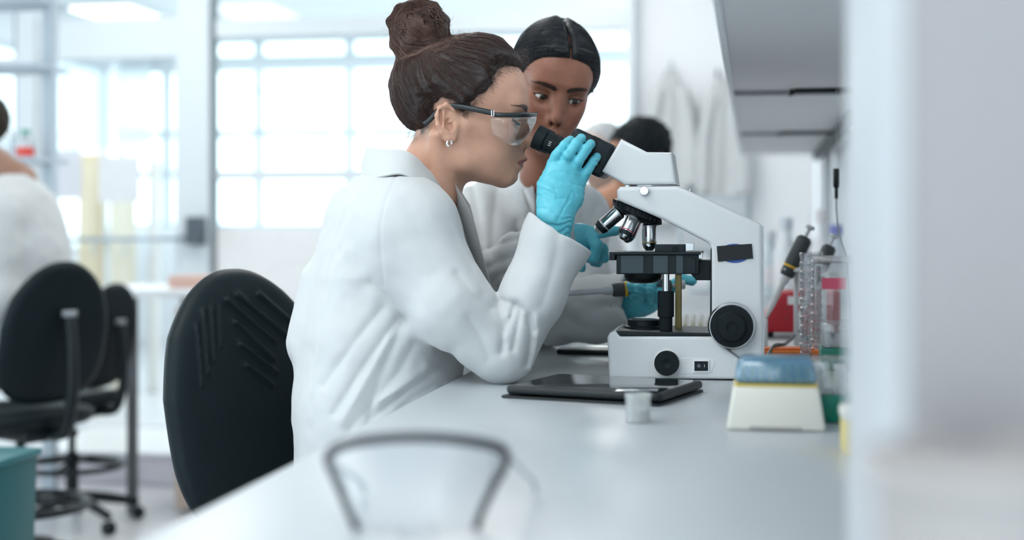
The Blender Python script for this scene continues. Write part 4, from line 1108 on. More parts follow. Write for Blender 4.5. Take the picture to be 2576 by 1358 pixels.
    for s in (-1, 1):
        c0 = along(s0, -L + .010) + Vector((0, s * .031, 0)) - up * .012
        pr = [(.0185, 0), (.0185, .014), (.0172, .015), (.0172, .034), (.0200, .036), (.0205, .050), (.0195, .053), (.0150, .054), (.0120, .049), (.0001, .049)]
        e = cyl('eyepiece', c0, -ax, pr, BR if s < 0 else BR)
        bm = B(); lathe(bm, [(.0188, .0), (.0190, .001), (.0190, .004), (.0188, .005)], c0 - ax * .004, -ax, 40); obj('eyepiece_ring', bm, BK, e, angle=35)
        bm = B(); lathe(bm, [(.0118, 0), (.006, .0012), (.0001, .0016)], c0 - ax * .0485, -ax, 30); obj('eye_lens', bm, mat('lens_glass', (.02, .03, .05), .03, spec=1.0), e, True)
        bm = B()
        for k in range(3): box(bm, c0 - ax * .024 + up * (-.004 + k * .003) + Vector((0, -.0175, 0)), (.0045, .0008, .0010), 0, 1, M)
        obj('engraved_mark', bm, mat('mark_white', (.6, .6, .6), .5), e)
    # nosepiece with four objectives
    A = Vector((-.417, 0, -.909)).normalized(); side = Vector((0, 1, 0)); T = A.cross(side).normalized()   # T points left-down/right-up in the plate
    if T.x > 0: T = -T
    nc = pt(1604, 531, YC) + A * .0045
    cyl('nosepiece', nc - A * .006, A, [(.024, -.004), (.040, -.003), (.0425, -.001), (.0425, .007), (.0405, .009), (.028, .013), (.022, .016), (.0001, .016)], BK)
    bm = B()
    for k in range(28):
        t = 2 * math.pi * k / 28; p = nc - A * .003 + (T * math.cos(t) + side * math.sin(t)) * .0425
        box(bm, p, (.003, .003, .007), .0008, 1)
    obj('knurling', bm, BK, r)
    cone = math.radians(24.6)
    for phi, Lo, Rr, ring in ((180, .048, .0118, (.55, .42, .12)), (0, .056, .0125, (.80, .80, .80)), (-90, .046, .0122, (.60, .02, .05)), (90, .052, .0118, (.10, .35, .65))):
        rad = T * math.cos(math.radians(phi)) + side * math.sin(math.radians(phi))
        d = (A * math.cos(cone) + rad * math.sin(cone)).normalized(); b0 = nc + rad * .0245 + A * .003
        o = cyl('objective', b0, d, [(.0095, -.004), (.0100, .004), (Rr, .006), (Rr, Lo * .62), (Rr * .98, Lo * .66), (Rr * .98, Lo * .78), (Rr * .80, Lo * .90), (Rr * .45, Lo), (.0001, Lo)], CH, n=48)
        cyl('colour_ring', b0 + d * (Lo * .69), d, [(Rr * .99, 0), (Rr * 1.012, .0003), (Rr * 1.012, .0012), (Rr * .99, .0015)], mat('ring_%d' % phi, ring, .35), o, n=48)
        cyl('knurl_band', b0 + d * .006, d, [(Rr * 1.0, 0), (Rr * 1.03, .0005), (Rr * 1.03, .003), (Rr * 1.0, .0035)], SA, o, n=48)
        if phi in (0, -90): cyl('dark_tip', b0 + d * (Lo * .70), d, [(Rr * .99, .002), (Rr * 1.005, .0025), (Rr * 1.0, Lo * .08), (Rr * .83, Lo * .20)], BK, o, n=48)
    # stage
    st = pz('stage', [(1549, 640), (1757, 640), (1757, 690), (1549, 690)], YN + .010, YN + .140, BK, .0015)
    pz('stage_plate', [(1532, 634), (1762, 634), (1762, 641), (1546, 641), (1546, 655), (1532, 655)], YN + .004, YN + .146, BK, .001)
    for x0, x1 in ((1560, 1618), (1642, 1680), (1700, 1718)): pz('stage_facet', [(x0, 642), (x1, 642), (x1, 688), (x0, 688)], YN + .0085, YN + .012, mat('stage_blue_black', (.030, .052, .062), .38, spec=.5), .0008)
    hc = pz('specimen_holder', [(1646, 615), (1722, 615), (1722, 636), (1646, 636)], YN + .012, YN + .05, BK, .0015)
    pz('holder_notch', [(1690, 619), (1706, 619), (1706, 634), (1690, 634)], YN + .0112, YN + .013, BR, .0005, hc)
    pz('vernier_scale', [(1724, 612), (1744, 612), (1744, 630), (1724, 632)], YN + .014, YN + .03, SA, .0005)
    pz('vernier_scale', [(1752, 636), (1766, 636), (1766, 651), (1752, 651)], YN + .014, YN + .03, SA, .0005)
    pz('stage_block', [(1727, 648), (1750, 648), (1750, 688), (1727, 688)], YN + .007, YN + .02, BK, .001)
    v = pt(1612, 631, YC - .03); bm = B(); box(bm, (v.x, v.y, v.z), (.045, .026, .0012)); obj('glass_slide', bm, glassmat('slide_glass', (.9, .96, .95), .12), r)
    pz('stage_bracket', [(1738, 668), (1752, 655), (1788, 655), (1788, 705), (1752, 705), (1738, 690)], YN + .03, YN + .11, BK, .002, Y=YN + .03)
    v = pt(1618, 690, YC); cyl('condenser', (v.x, YC, v.z - .012), (0, 0, 1), [(.016, -.002), (.024, 0), (.029, .004), (.031, .008), (.031, .018)], BK)
    cyl('condenser_glow', (v.x, YC, v.z - .0135), (0, 0, 1), [(.0001, 0), (.021, 0), (.0225, .001), (.0001, .0012)], mat('copper_rim', (.55, .28, .20), .25, .9))
    # stage drive: steel rod with black coaxial knobs
    v = pt(1675, 690, YN + .03); w = pt(1675, 735, YN + .03)
    cyl('drive_rod', (v.x, YN + .03, w.z), (0, 0, 1), [(.0056, 0), (.0056, v.z - w.z + .004)], CH)
    k1 = pt(1675, 732, YN + .03); k2 = pt(1675, 797, YN + .03); k3 = pt(1675, 833, YN + .03)
    def knurled(name, c, h, R, nt=24):
        bm = B(); n = nt * 2
        rings = []
        for t, s in ((0, .93), (.0012, 1), (h - .0012, 1), (h, .93)):
            rings.append([(c.x + math.cos(2 * math.pi * k / n) * R * s * (1 if k % 2 else .955), c.y + math.sin(2 * math.pi * k / n) * R * s * (1 if k % 2 else .955), c.z + t) for k in range(n)])
        loft(bm, rings, closed_v=True); bmesh.ops.holes_fill(bm, edges=bm.edges[:], sides=0)
        return obj(name, bm, BR, r, angle=25)
    knurled('stage_knob', Vector((k2.x, YN + .03, k2.z)), k1.z - k2.z, .0131); knurled('stage_knob', Vector((k3.x, YN + .03, k3.z)), k2.z - k3.z + .001, .0104)
    a, b = pt(1706, 690, YC), pt(1706, 836, YC); bm = B(); box(bm, (a.x, YC + .01, (a.z + b.z) / 2), (.0105, .014, a.z - b.z), .001); obj('rack_bar', bm, mat('brass_old', (.20, .17, .07), .35, .8), r)
    # focus knobs on both sides
    for y, s in ((YN + .008, -1), (YN + .128, 1)):
        v = pt(1841, 819, y) if s < 0 else PY(1841, 819, YN + .008); d = Vector((0, s, 0)); c0 = Vector((v.x, y, v.z))
        cyl('focus_collar', c0, d, [(.0375, -.001), (.0375, .003), (.0358, .006), (.0350, .007)], SA, n=48)
        bm = B(); n = 288; R = .0335
        prof = [(R * .97, .004), (R, .006), (R, .020), (R * .96, .0225), (R * .70, .0230), (R * .66, .0245), (R * .66, .030), (R * .60, .033), (R * .25, .034), (R * .22, .0325), (.0001, .0320)]
        x, yv, dd = frame_of(d); rings = []
        for i, (rr, t) in enumerate(prof):
            kn = .985 if i in (1, 2) else (.975 if i in (5, 6) else 1)
            rings.append([c0 + dd * t + (x * math.cos(2 * math.pi * k / n) + yv * math.sin(2 * math.pi * k / n)) * rr * (kn if (k // 2) % 2 else 1) for k in range(n)])
        loft(bm, rings, closed_v=True); obj('focus_knob', bm, BR, r, angle=30)
    # far-side knob showing past the tower
    # brightness knob, switch and its panel
    v = pt(1678, 912, YN); c0 = Vector((v.x, YN, v.z))
    cyl('dimmer_ring', c0, (0, -1, 0), [(.0212, -.001), (.0212, .0012), (.0200, .0025)], WH)
    bm = B(); n = 216; prof = [(.0188, .001), (.0196, .003), (.0196, .013), (.0182, .0150), (.0070, .0152), (.0055, .0142), (.0001, .0138)]
    x, yv, dd = frame_of((0, -1, 0)); rings = []
    for i, (rr, t) in enumerate(prof): rings.append([c0 + dd * t + (x * math.cos(2 * math.pi * k / n) + yv * math.sin(2 * math.pi * k / n)) * rr * (.98 if i in (1, 2) and (k // 2) % 2 else 1) for k in range(n)])
    loft(bm, rings, closed_v=True); obj('dimmer_knob', bm, BR, r, angle=30)
    pp = [(1690, 900), (1792, 900), (1799, 905), (1799, 909), (1790, 937), (1785, 941), (1690, 941)]
    pz('switch_panel', pp, YN - .0006, YN + .002, mat('scope_panel', (.70, .72, .73), .35), .0005)
    sw = pz('switch_bezel', [(1743, 905), (1785, 905), (1785, 937), (1743, 937)], YN - .0025, YN + .001, mat('bezel_white', (.82, .83, .84), .3), .0008)
    pz('rocker', [(1747, 908), (1781, 908), (1781, 932), (1747, 932)], YN - .0042, YN, BK, .0006, sw)
    MK = mat('mark_white', (.6, .6, .6), .5)
    v = pt(1758, 920, YN - .0044); bm = B(); lathe(bm, [(.0016, 0), (.0022, 0), (.0022, .0003), (.0016, .0003)], v, (0, -1, 0), 20, closed=True); obj('off_mark', bm, MK, sw)
    v = pt(1772, 920, YN - .0044); bm = B(); box(bm, v, (.0007, .0004, .0042)); obj('on_mark', bm, MK, sw)
    return r
# ------------------------------------------------------------------ bench, shelf and what stands on them
BLACKP = mat('black_polyurethane', (.005, .011, .014), .50, spec=.22, var=.1, bump=.06, bscale=700)
BLACKM = mat('black_metal', (.006, .011, .014), .32, spec=.35)
CLEAR = glassmat('clear_plastic', (.93, .95, .95), .10, rough=.05, body=.10, bodycol=(.9, .93, .95))
def on_bench(px, py): return PZ(px, py, BENCH)
def bench():
    r = empty('lab_bench', (-.06, 3.2, 0), 'long pale grey laboratory bench carrying the microscope', 'bench')
    TOP = mat('bench_laminate', (.40, .43, .45), .28, spec=.45, var=.03, vscale=6, bump=.02, bscale=400)
    x0, x1 = -.466, .335
    bm = B(); box(bm, ((x0 + x1) / 2, 3.2, BENCH - .016), (x1 - x0, 6.0, .032), .003, 2); obj('worktop', bm, TOP, r, angle=30)
    bm = B(); box(bm, (x0 + .004, 3.2, BENCH - .016), (.010, 5.99, .024), .003, 2); obj('edge_band', bm, mat('bench_edge', (.74, .76, .78), .35), r, angle=30)
    FR = mat('bench_frame', (.60, .63, .65), .4)
    for y in (.35, 1.9, 3.6, 5.0, 6.1):
        for x in (x0 + .10, x1 - .05): bm = B(); box(bm, (x, y, (BENCH - .032) / 2), (.04, .04, BENCH - .032), .003); obj('leg', bm, FR, r)
        bm = B(); box(bm, ((x0 + x1) / 2 + .02, y, BENCH - .06), (x1 - x0 - .15, .04, .05), .003); obj('crossbar', bm, FR, r)
    bm = B(); box(bm, (x1 - .02, 3.2, .55), (.02, 5.9, .5)); obj('back_panel', bm, FR, r)
def shelf():
    r = empty('wall_shelf', (.12, 3.4, 1.443), 'long grey shelf over the bench seen from below', 'shelf')
    U = mat('shelf_grey', (.70, .70, .71), .55, var=.03, vscale=5); RL = mat('shelf_rail', (.30, .31, .33), .4)
    ys = [.55, 3.17, 4.60, 6.10]
    for a, b in zip(ys[:-1], ys[1:]):
        bm = B(); box(bm, (.145, (a + b) / 2, 1.456), (.38, b - a - .012, .026), .002, 1); obj('board', bm, U, r)
    bm = B(); box(bm, (-.047, 3.32, 1.463), (.012, 5.56, .05), .003, 1); obj('front_lip', bm, mat('shelf_lip', (.74, .76, .78), .4), r)
    for y in ys[1:3]:
        bm = B(); box(bm, (.14, y + .04, 1.438), (.36, .02, .012), .001, 1); rl = obj('cross_rail', bm, RL, r)
        bm = B(); box(bm, (.20, y, 1.438), (.22, .014, .010), .001, 1); obj('light_strip', bm, BLACKM, rl)
        for dx in (0, .03): bm = B(); lathe(bm, [(.005, 0), (.005, .010), (.003, .012)], (.085 - dx * .1, y + .01 + dx, 1.442), (0, 0, -1), 12); obj('bolt', bm, BLACKM, rl)
    bm = B(); box(bm, (.262, 4.9, 1.430), (.03, 2.3, .030), .003, 1); obj('cable_rail', bm, mat('rail_dark', (.035, .045, .05), .5), r)
    for y in (3.9, 5.9): bm = B(); box(bm, (.30, y, 1.175), (.04, .02, .54), .002, 1); obj('bracket', bm, mat('shelf_lip', (.74, .76, .78), .4), r)
    # near upright carrying the shelf
    u = empty('shelf_upright', (.20, .82, BENCH), 'broad white shelf upright standing close at the right edge', 'upright')
    UM = mat('upright_white', (.56, .58, .61), .45, spec=.4, var=.02); UG = mat('upright_shaded', (.31, .295, .30), .5, var=.02)  # front and rear boards: shade put into a darker tone of one upright
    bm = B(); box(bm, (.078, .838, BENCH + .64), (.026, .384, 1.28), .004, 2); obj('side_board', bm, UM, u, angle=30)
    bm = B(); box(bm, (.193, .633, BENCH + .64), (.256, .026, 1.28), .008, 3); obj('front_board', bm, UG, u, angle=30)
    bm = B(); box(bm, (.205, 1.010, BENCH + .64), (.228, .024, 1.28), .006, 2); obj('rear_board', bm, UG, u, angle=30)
    # pale tub in the near right corner
    t = empty('plastic_tub', (.075, .545, BENCH), 'blurred cream plastic tub in the near right corner', 'tub')
    TM = mat('tub_cream', (.40, .37, .36), .5)
    c = P(2470, 1300, .56); bm = B(); lathe(bm, [(.034, 0), (.036, .004), (.043, .145), (.044, .150), (.041, .150), (.034, .008), (.0001, .008)], (c.x, c.y - .005, BENCH), (0, 0, 1), 40); obj('wall', bm, TM, t, angle=40)
    bm = B(); lathe(bm, [(.0435, .146), (.0470, .147), (.0470, .154), (.0435, .155)], (c.x, c.y - .005, BENCH), (0, 0, 1), 40, closed=True); obj('rim', bm, TM, t, angle=40)
    bm = B(); lathe(bm, [(.0001, .136), (.0412, .136), (.0412, .138), (.0001, .138)], (c.x, c.y - .005, BENCH), (0, 0, 1), 30); obj('contents', bm, mat('tub_brown', (.06, .035, .025), .7), t)
def tablet():
    a, b, c, d = on_bench(1255, 1000), on_bench(1415, 967), on_bench(1793, 987), on_bench(1640, 1022)
    r = empty('tablet_computer', (a + c) / 2, 'black tablet computer in a folio cover lying on the bench', 'tablet')
    BK = mat('folio_black', (.008, .012, .015), .5, bump=.1, bscale=900)
    cen = (a + b + c + d) / 4; ex = ((d - a) + (c - b)) / 2; ey = ((b - a) + (c - d)) / 2
    w, h = ex.length, ey.length; ang = math.atan2(ex.y, ex.x)
    ey = Matrix.Rotation(ang + math.pi / 2, 3, 'Z') @ Vector((1, 0, 0)); h = min(h, .20); w = min(w, .26)
    M = Matrix.Rotation(ang, 3, 'Z')
    def rr(w, h, rad, n=6):
        o = []
        for sx, sy, a0 in ((1, 1, 0), (-1, 1, 90), (-1, -1, 180), (1, -1, 270)):
            for k in range(n + 1):
                t = math.radians(a0 + 90 * k / n); o.append((sx * (w / 2 - rad) + rad * math.cos(t), sy * (h / 2 - rad) + rad * math.sin(t)))
        return o
    def slab(name, w, h, rad, z0, z1, bev, m, parent, dx=0):
        bm = B(); prism(bm, rr(w, h, rad), 'z', z0, z1, bev, 3)
        o = obj(name, bm, m, parent, angle=50, matrix=Matrix.Translation((cen.x, cen.y, BENCH)) @ M.to_4x4() @ Matrix.Translation((dx, 0, 0))); return o
    slab('cover', w + .004, h + .006, .008, 0.0002, .0035, .001, BK, r, -.003)
    sl = slab('shell', w, h, .013, .006, .0170, .004, BK, r)
    slab('cover_hinge', .02, h - .02, .004, .003, .007, .001, BK, r, -w / 2 + .012)
    slab('screen', w - .016, h - .016, .008, .0168, .0174, .0001, mat('tablet_glass', (.012, .016, .018), .04, spec=.9), sl)
def tip_box():
    p0 = on_bench(1952, 1085); r = empty('pipette_tip_box', p0, 'cream pipette tip box with translucent blue lid', 'tip box')
    s = 1.68 / F; y0 = p0.y; cx = p0.x
    CR = mat('box_cream', (.70, .69, .63), .5, var=.03)
    def fr(name, w0, w1, d0, d1, z0, z1, m, bev, parent=r):
        bm = B(); rows = []
        A = [bm.verts.new((cx + sx * w0 / 2, y0 + .045 + sy * d0 / 2, BENCH + z0)) for sx, sy in ((-1, -1), (1, -1), (1, 1), (-1, 1))]
        C = [bm.verts.new((cx + sx * w1 / 2, y0 + .045 + sy * d1 / 2, BENCH + z1)) for sx, sy in ((-1, -1), (1, -1), (1, 1), (-1, 1))]
        bm.faces.new(A[::-1]); bm.faces.new(C)
        for i in range(4): bm.faces.new((A[i], A[(i + 1) % 4], C[(i + 1) % 4], C[i]))
        bmesh.ops.bevel(bm, geom=bm.edges[:], offset=bev, segments=3, profile=.5, affect='EDGES')
        return obj(name, bm, m, parent, angle=30)
    b = fr('body', .116, .100, .092, .080, .0005, .052, CR, .004)
    fr('rack_plate', .098, .098, .078, .078, .0515, .0545, mat('plate_yellow', (.62, .48, .12), .5), .001)
    fr('lid', .099, .088, .079, .068, .0546, .085, glassmat('lid_blue', (.50, .68, .80), .12, rough=.12, body=.45, bodycol=(.16, .38, .56)), .008)
    bm = B()
    for i in range(8):
        for j in range(6): lathe(bm, [(.0032, 0), (.0036, .016), (.0030, .0165)], (cx - .038 + i * .0108, y0 + .018 + j * .0108, BENCH + .0547), (0, 0, 1), 8)
    tag(obj('tip_array', bm, mat('tip_amber', (.62, .50, .22), .4), r), kind='stuff')
    bm = B(); box(bm, (cx, y0 - .0005, BENCH + .004), (.062, .002, .004), .001, 1); obj('foot_slot', bm, mat('slot_grey', (.40, .39, .37), .6), b)
def tip_racks():
    """green-based boxes beside the upright"""
    G = mat('rack_green', (.005, .20, .14), .4)
    for i, (px, py, w, h, d, lab) in enumerate(((2100, 1076, .050, .034, .075, 'green-based clear rack beside the cream tip box, nearest the upright'), (2112, 932, .056, .038, .08, 'green-based clear rack standing behind the cream tip box'))):
        dd = 1.75 if i == 0 else 2.38; p = P(px, py, dd)
        zb = BENCH if i == 0 else BENCH
        p = P(px - 4, py, dd); r = empty('tube_rack', (p.x, p.y, BENCH), lab, 'rack')
        bm = B(); box(bm, (p.x, p.y + d / 2, BENCH + h / 2 + .0003), (w, d, h), .003, 2); obj('base', bm, G, r, angle=30)
        bm = B(); box(bm, (p.x, p.y + d / 2, BENCH + h + .022), (w * .97, d * .97, .043), .004, 2); obj('lid', bm, CLEAR, r, angle=30)
        bm = B()
        for k in range(4): lathe(bm, [(.0055, 0), (.0055, .028), (.0065, .0285), (.0065, .034), (.0001, .034)], (p.x - w * .3 + (k % 2) * w * .5, p.y + d * .25 + (k // 2) * d * .45, BENCH + h), (0, 0, 1), 12)
        tag(obj('tube_cap', bm, mat('cap_white', (.75, .77, .79), .4), r), kind='stuff')
    # yellow box by the upright
    p = P(2135, 1062, 1.50); r = empty('yellow_box', (p.x, p.y, BENCH), 'yellow box half hidden behind the white upright', 'box')
    Y = mat('box_yellow', (.72, .55, .03), .5)
    bm = B(); box(bm, (p.x + .012, p.y + .02, BENCH + .0205), (.036, .05, .040), .003, 2); obj('body', bm, Y, r, angle=30)
    bm = B(); box(bm, (p.x + .012, p.y + .02, BENCH + .044), (.039, .053, .012), .003, 2); obj('lid', bm, mat('box_cream', (.70, .69, .63), .5), r, angle=30)
    # clear tub with pink label
    p = P(2110, 862, 2.62); r = empty('clear_tub', (p.x, p.y, BENCH), 'clear plastic tub with a pink label beside the stacked dishes', 'tub')
    w, d, h = .085, .08, .175
    bm = B(); box(bm, (p.x, p.y + d / 2, BENCH + h / 2 + .0005), (w, d, h), .006, 2); obj('body', bm, CLEAR, r, angle=30)
    bm = B(); box(bm, (p.x, p.y + d / 2, BENCH + h + .006), (w + .008, d + .008, .012), .003, 2); obj('lid', bm, glassmat('lid_clear', (.9, .9, .92), .12, body=.35, bodycol=(.9, .88, .9)), r, angle=30)
    z = P(2100, 713, 2.62).z; bm = B(); box(bm, (p.x - .008, p.y - .0008, z), (.045, .001, .021)); obj('label', bm, mat('label_pink', (.80, .13, .22), .6), r)
def dishes():
    DM = glassmat('dish_clear', (.97, .97, .98), .14, rough=.04, body=.10, bodycol=(.92, .92, .94))
    base = None
    for s, (px, d, n) in enumerate(((2027, 2.56, 12), (2054, 2.66, 12))):
        p = P(px, 900, d); hz = .0162
        for k in range(n):
            if base is None:
                base = empty('petri_dish', (0, 0, 0), '', 'dish', 'stacked clear dishes'); 
                bm = B(); lathe(bm, [(.0001, .0002), (.0094, .0002), (.0098, .001), (.0098, .0125), (.0090, .0125), (.0088, .002), (.0001, .002)], (0, 0, 0), (0, 0, 1), 28); obj('dish', bm, DM, base, angle=40)
                bm = B(); lathe(bm, [(.0104, .0085), (.0110, .0085), (.0113, .0150), (.0102, .0160), (.0001, .0160), (.0001, .0148), (.0102, .0148)], (0, 0, 0), (0, 0, 1), 28); obj('lid', bm, DM, base, angle=40); r = base
            else: r = copy_tree(base)
            r.location = (p.x, p.y, BENCH + .0006 + k * hz)
            od = ['topmost', 'second from the top', 'third from the top', 'fourth from the top', 'fifth from the top', 'sixth from the top', 'sixth from the bottom', 'fifth from the bottom', 'fourth from the bottom', 'third from the bottom', 'second from the bottom', 'bottom'][n - 1 - k]
            r['label'] = 'clear lidded dish, %s in the %s' % (od, 'left stack beside the red device' if s == 0 else 'right stack beside the clear tub')
def red_device():
    p = on_bench(1925, 850); q = P(2030, 848, 3.08)
    r = empty('red_device', (p.x, p.y, BENCH), 'red bench device with slanted front and white label behind the microscope', 'device')
    RM = mat('device_red', (.42, .012, .025), .42)
    s = 3.08 / F; x0 = p.x; yb = p.y
    pts = [(x0 - .01, BENCH + .012), (x0 - .01, BENCH + .035), (x0 + .034, BENCH + .098), (x0 + .16, BENCH + .100), (x0 + .16, BENCH + .012)]
    bm = B(); prism(bm, pts, 'y', yb, yb + .16, .005, 3); b = obj('body', bm, RM, r, angle=35)
    bm = B(); box(bm, (x0 + .064, yb - .0008, BENCH + .082), (.032, .0012, .018)); obj('label', bm, mat('label_white', (.8, .78, .79), .6), b)
    for z in (.045, .065): bm = B(); lathe(bm, [(.003, 0), (.003, .0015), (.0001, .002)], (x0 + .046, yb, BENCH + z), (0, -1, 0), 12); obj('screw', bm, mat('satin_dark', (.2, .05, .05), .4, .5), b)
    for x in (x0 + .01, x0 + .14):
        for y in (yb + .02, yb + .14): bm = B(); lathe(bm, [(.008, 0), (.009, .012)], (x, y, BENCH + .0005), (0, 0, 1), 12); obj('foot', bm, BLACKM, r)
    # white sheet of paper beneath it
def pipettes():
    GR = mat('pipette_graphite', (.040, .050, .055), .5); WHT = mat('pipette_white', (.72, .74, .76), .35); YE = mat('pipette_yellow', (.75, .45, .02), .4); GY = mat('pipette_grey', (.50, .53, .55), .4)
    def pip(name, a, b, label, sc=1.0, ring=YE, hook=True):
        """a plunger end, b tip end"""
        r = empty(name, b, label, 'pipette', 'pipettes on the bench'); L = (b - a).length; d = (b - a).normalized()
        bm = B(); lathe(bm, [(.0001, 0), (.008 * sc, .0), (.008 * sc, .006), (.003 * sc, .008), (.003 * sc, .028)], a, d, 16); obj('plunger', bm, GY, r, angle=40)
        bm = B(); lathe(bm, [(.009 * sc, .024), (.0135 * sc, .030), (.0138 * sc, .075), (.0125 * sc, L * .52), (.0110 * sc, L * .54)], a, d, 24); h = obj('handle', bm, GR, r, angle=40)
        bm = B(); lathe(bm, [(.0128 * sc, L * .43), (.0136 * sc, L * .432), (.0136 * sc, L * .45), (.0128 * sc, L * .452)], a, d, 24); obj('volume_ring', bm, ring, h, angle=40)
        bm = B(); lathe(bm, [(.0085 * sc, L * .53), (.0080 * sc, L * .60), (.0055 * sc, L * .62), (.0050 * sc, L * .85), (.0030 * sc, L * .98), (.0020 * sc, L)], a, d, 20); obj('shaft', bm, GY if hook else WHT, r, angle=40)
        if hook:
            x, y, _ = frame_of(d); bm = B(); tube(bm, catmull([a + d * .040 + Vector((0, 0, .010)), a + d * .034 + Vector((0, 0, .020)), a + d * .040 + Vector((0, 0, .030)), a + d * .055 + Vector((0, 0, .030))], 4), .0035, 8); obj('finger_hook', bm, GY, r, True)
        return r
    # held in the blue glove
    pip('pipette', P(1722, 716, 2.535), P(1385, 741, 2.515), 'grey pipette with yellow ring held level in a blue glove', 1.0)
    # two leaning on a stand
    base = P(1975, 858, 2.95); st = empty('pipette_stand', (base.x, base.y, BENCH), 'pale leaning pipette stand beside the microscope tower', 'stand')
    b1 = P(1925, 802, 2.78); t1 = P(2040, 568, 2.78)
    pip('pipette', t1, b1, 'black pipette with yellow ring leaning on the stand behind the microscope tower', 1.15, hook=False)
    t2 = P(2100, 590, 2.88); b2 = P(2010, 800, 2.88)
    pip('pipette', t2, b2, 'black pipette leaning on the stand nearer the hanging plug', 1.1, mat('ring_red', (.4, .02, .05), .4), hook=False)
    PM = mat('stand_pale', (.70, .73, .75), .4)
    f = P(1905, 800, 2.97); bx = (b1 + b2) / 2
    bm = B(); box(bm, ((b1.x + b2.x) / 2 + .01, (b1.y + b2.y) / 2, BENCH + .004), (.13, .17, .007), .003, 2); obj('foot', bm, PM, st)
    for a, b in ((b1, t1), (b2, t2)):
        m = a + (b - a) * .55; bm = B(); tube(bm, [Vector((m.x + .012, m.y + .03, BENCH + .007)), Vector((m.x + .012, m.y + .03, m.z))], .005, 10); obj('rod', bm, PM, st, True)
        bm = B(); box(bm, (m.x + .012, m.y + .012, m.z - .004), (.05, .05, .008), .002, 1); obj('holder', bm, PM, st)
        bm = B(); tube(bm, [Vector((a.x, a.y, BENCH + .007)), a], .005, 10); obj('tip_rest', bm, PM, st, True)
def small_things():
    # vial in the foreground
    p = on_bench(1605, 1062); r = empty('sample_vial', p, 'small clear vial with white base standing before the tablet', 'vial')
    bm = B(); lathe(bm, [(.0001, .0003), (.0150, .0003), (.0155, .002), (.0155, .030), (.0163, .031), (.0163, .036), (.0140, .036), (.0140, .003), (.0001, .003)], p, (0, 0, 1), 32); obj('wall', bm, glassmat('vial_plastic', (.93, .95, .94), .12, rough=.1, body=.35, bodycol=(.88, .90, .90)), r, angle=40)
    bm = B(); lathe(bm, [(.0001, .0035), (.0136, .0035), (.0136, .016), (.0001, .016)], p, (0, 0, 1), 24); obj('contents', bm, mat('vial_white', (.82, .83, .83), .6), r)
    # black tray with clear lid behind the sleeve
    p = on_bench(1500, 893); r = empty('sample_tray', p, 'black tray under a shiny clear cover behind the microscope base', 'tray')
    bm = B(); box(bm, (p.x - .01, p.y + .05, BENCH + .005), (.13, .10, .009), .002, 2); obj('tray', bm, BLACKM, r, angle=30)
    bm = B(); box(bm, (p.x - .01, p.y + .05, BENCH + .0155), (.125, .095, .012), .004, 2); obj('cover', bm, CLEAR, r, angle=30)
    # rack of yellow tubes seen through the microscope
    p = on_bench(1742, 846); r = empty('tube_rack', p, 'white rack of small yellow-filled tubes seen through the microscope', 'rack')
    bm = B(); box(bm, (p.x, p.y + .03, BENCH + .006), (.16, .06, .011), .002); obj('tray', bm, mat('rack_white', (.75, .76, .76), .5), r)
    t0 = None
    for i in range(9):
        for j in range(2):
            if t0 is None:
                bm = B(); lathe(bm, [(.0001, 0), (.0060, .001), (.0062, .020), (.0062, .034), (.0001, .034)], (0, 0, 0), (0, 0, 1), 14); t0 = obj('tube', bm, glassmat('tube_clear', (.95, .95, .92), .1, body=.3), r, True)
                bm = B(); lathe(bm, [(.0001, .001), (.0052, .002), (.0052, .016), (.0001, .016)], (0, 0, 0), (0, 0, 1), 12); obj('filling', bm, mat('tube_yellow', (.80, .70, .22), .5), t0, True)
                t0.matrix_parent_inverse = Matrix(); t = t0
            else: t = t0.copy(); COL.objects.link(t); c = t0.children[0].copy(); COL.objects.link(c); c.parent = t
            t.location = (-.068 + i * .017, .018 + j * .022, .0115)
    # orange case and black cables beside the tower
    p = on_bench(1965, 905); r = empty('orange_case', p, 'flat orange case lying under black cables behind the microscope', 'case')
    OM = mat('case_orange', (.78, .20, .03), .5)
    bm = B(); box(bm, (p.x + .01, p.y + .05, BENCH + .008), (.115, .07, .015), .003, 2, Matrix.Rotation(.2, 3, 'Z')); obj('body', bm, OM, r, angle=30)
    bm = B(); box(bm, (p.x + .01, p.y + .05, BENCH + .0172), (.095, .05, .0025), .001, 1, Matrix.Rotation(.2, 3, 'Z')); obj('flap', bm, mat('case_flap', (.66, .14, .02), .5), r)
    pts = [on_bench(1926, 915) + Vector((0, -.005, .004)), on_bench(1935, 905) + Vector((0, 0, .012)), on_bench(1950, 898) + Vector((0, 0, .022)), on_bench(1975, 892) + Vector((0, 0, .020)), on_bench(1995, 880) + Vector((0, 0, .025)), on_bench(2010, 870) + Vector((0, 0, .03)), on_bench(2040, 868) + Vector((0, 0, .006))]
    bm = B(); tube(bm, catmull(pts, 6), .0032, 10); tag(obj('power_cable', bm, BLACKM, None, True), 'black power cable looping over the orange case', 'cable')
    pts = [on_bench(1922, 912) + Vector((0, 0, .0035)), on_bench(1950, 912) + Vector((0, 0, .004)), on_bench(1985, 908) + Vector((0, 0, .004)), on_bench(2030, 905) + Vector((0, 0, .004))]
    bm = B(); tube(bm, catmull(pts, 6), .0034, 10); tag(obj('power_cable', bm, BLACKM, None, True), 'black power cable lying straight on the bench before the orange case', 'cable')
    # upright plug on a thin cable
    top = P(2104, 424, 2.75); d = 2.75
    r = empty('charger_cable', P(2125, 640, d), 'thin cable with a black plug hanging beside the white upright', 'cable')
    bm = B(); lathe(bm, [(.0001, 0), (.0055, 0), (.0060, .002), (.0060, .034), (.0040, .038)], top, (0, 0, -1), 20); obj('plug', bm, BLACKM, r, angle=40)
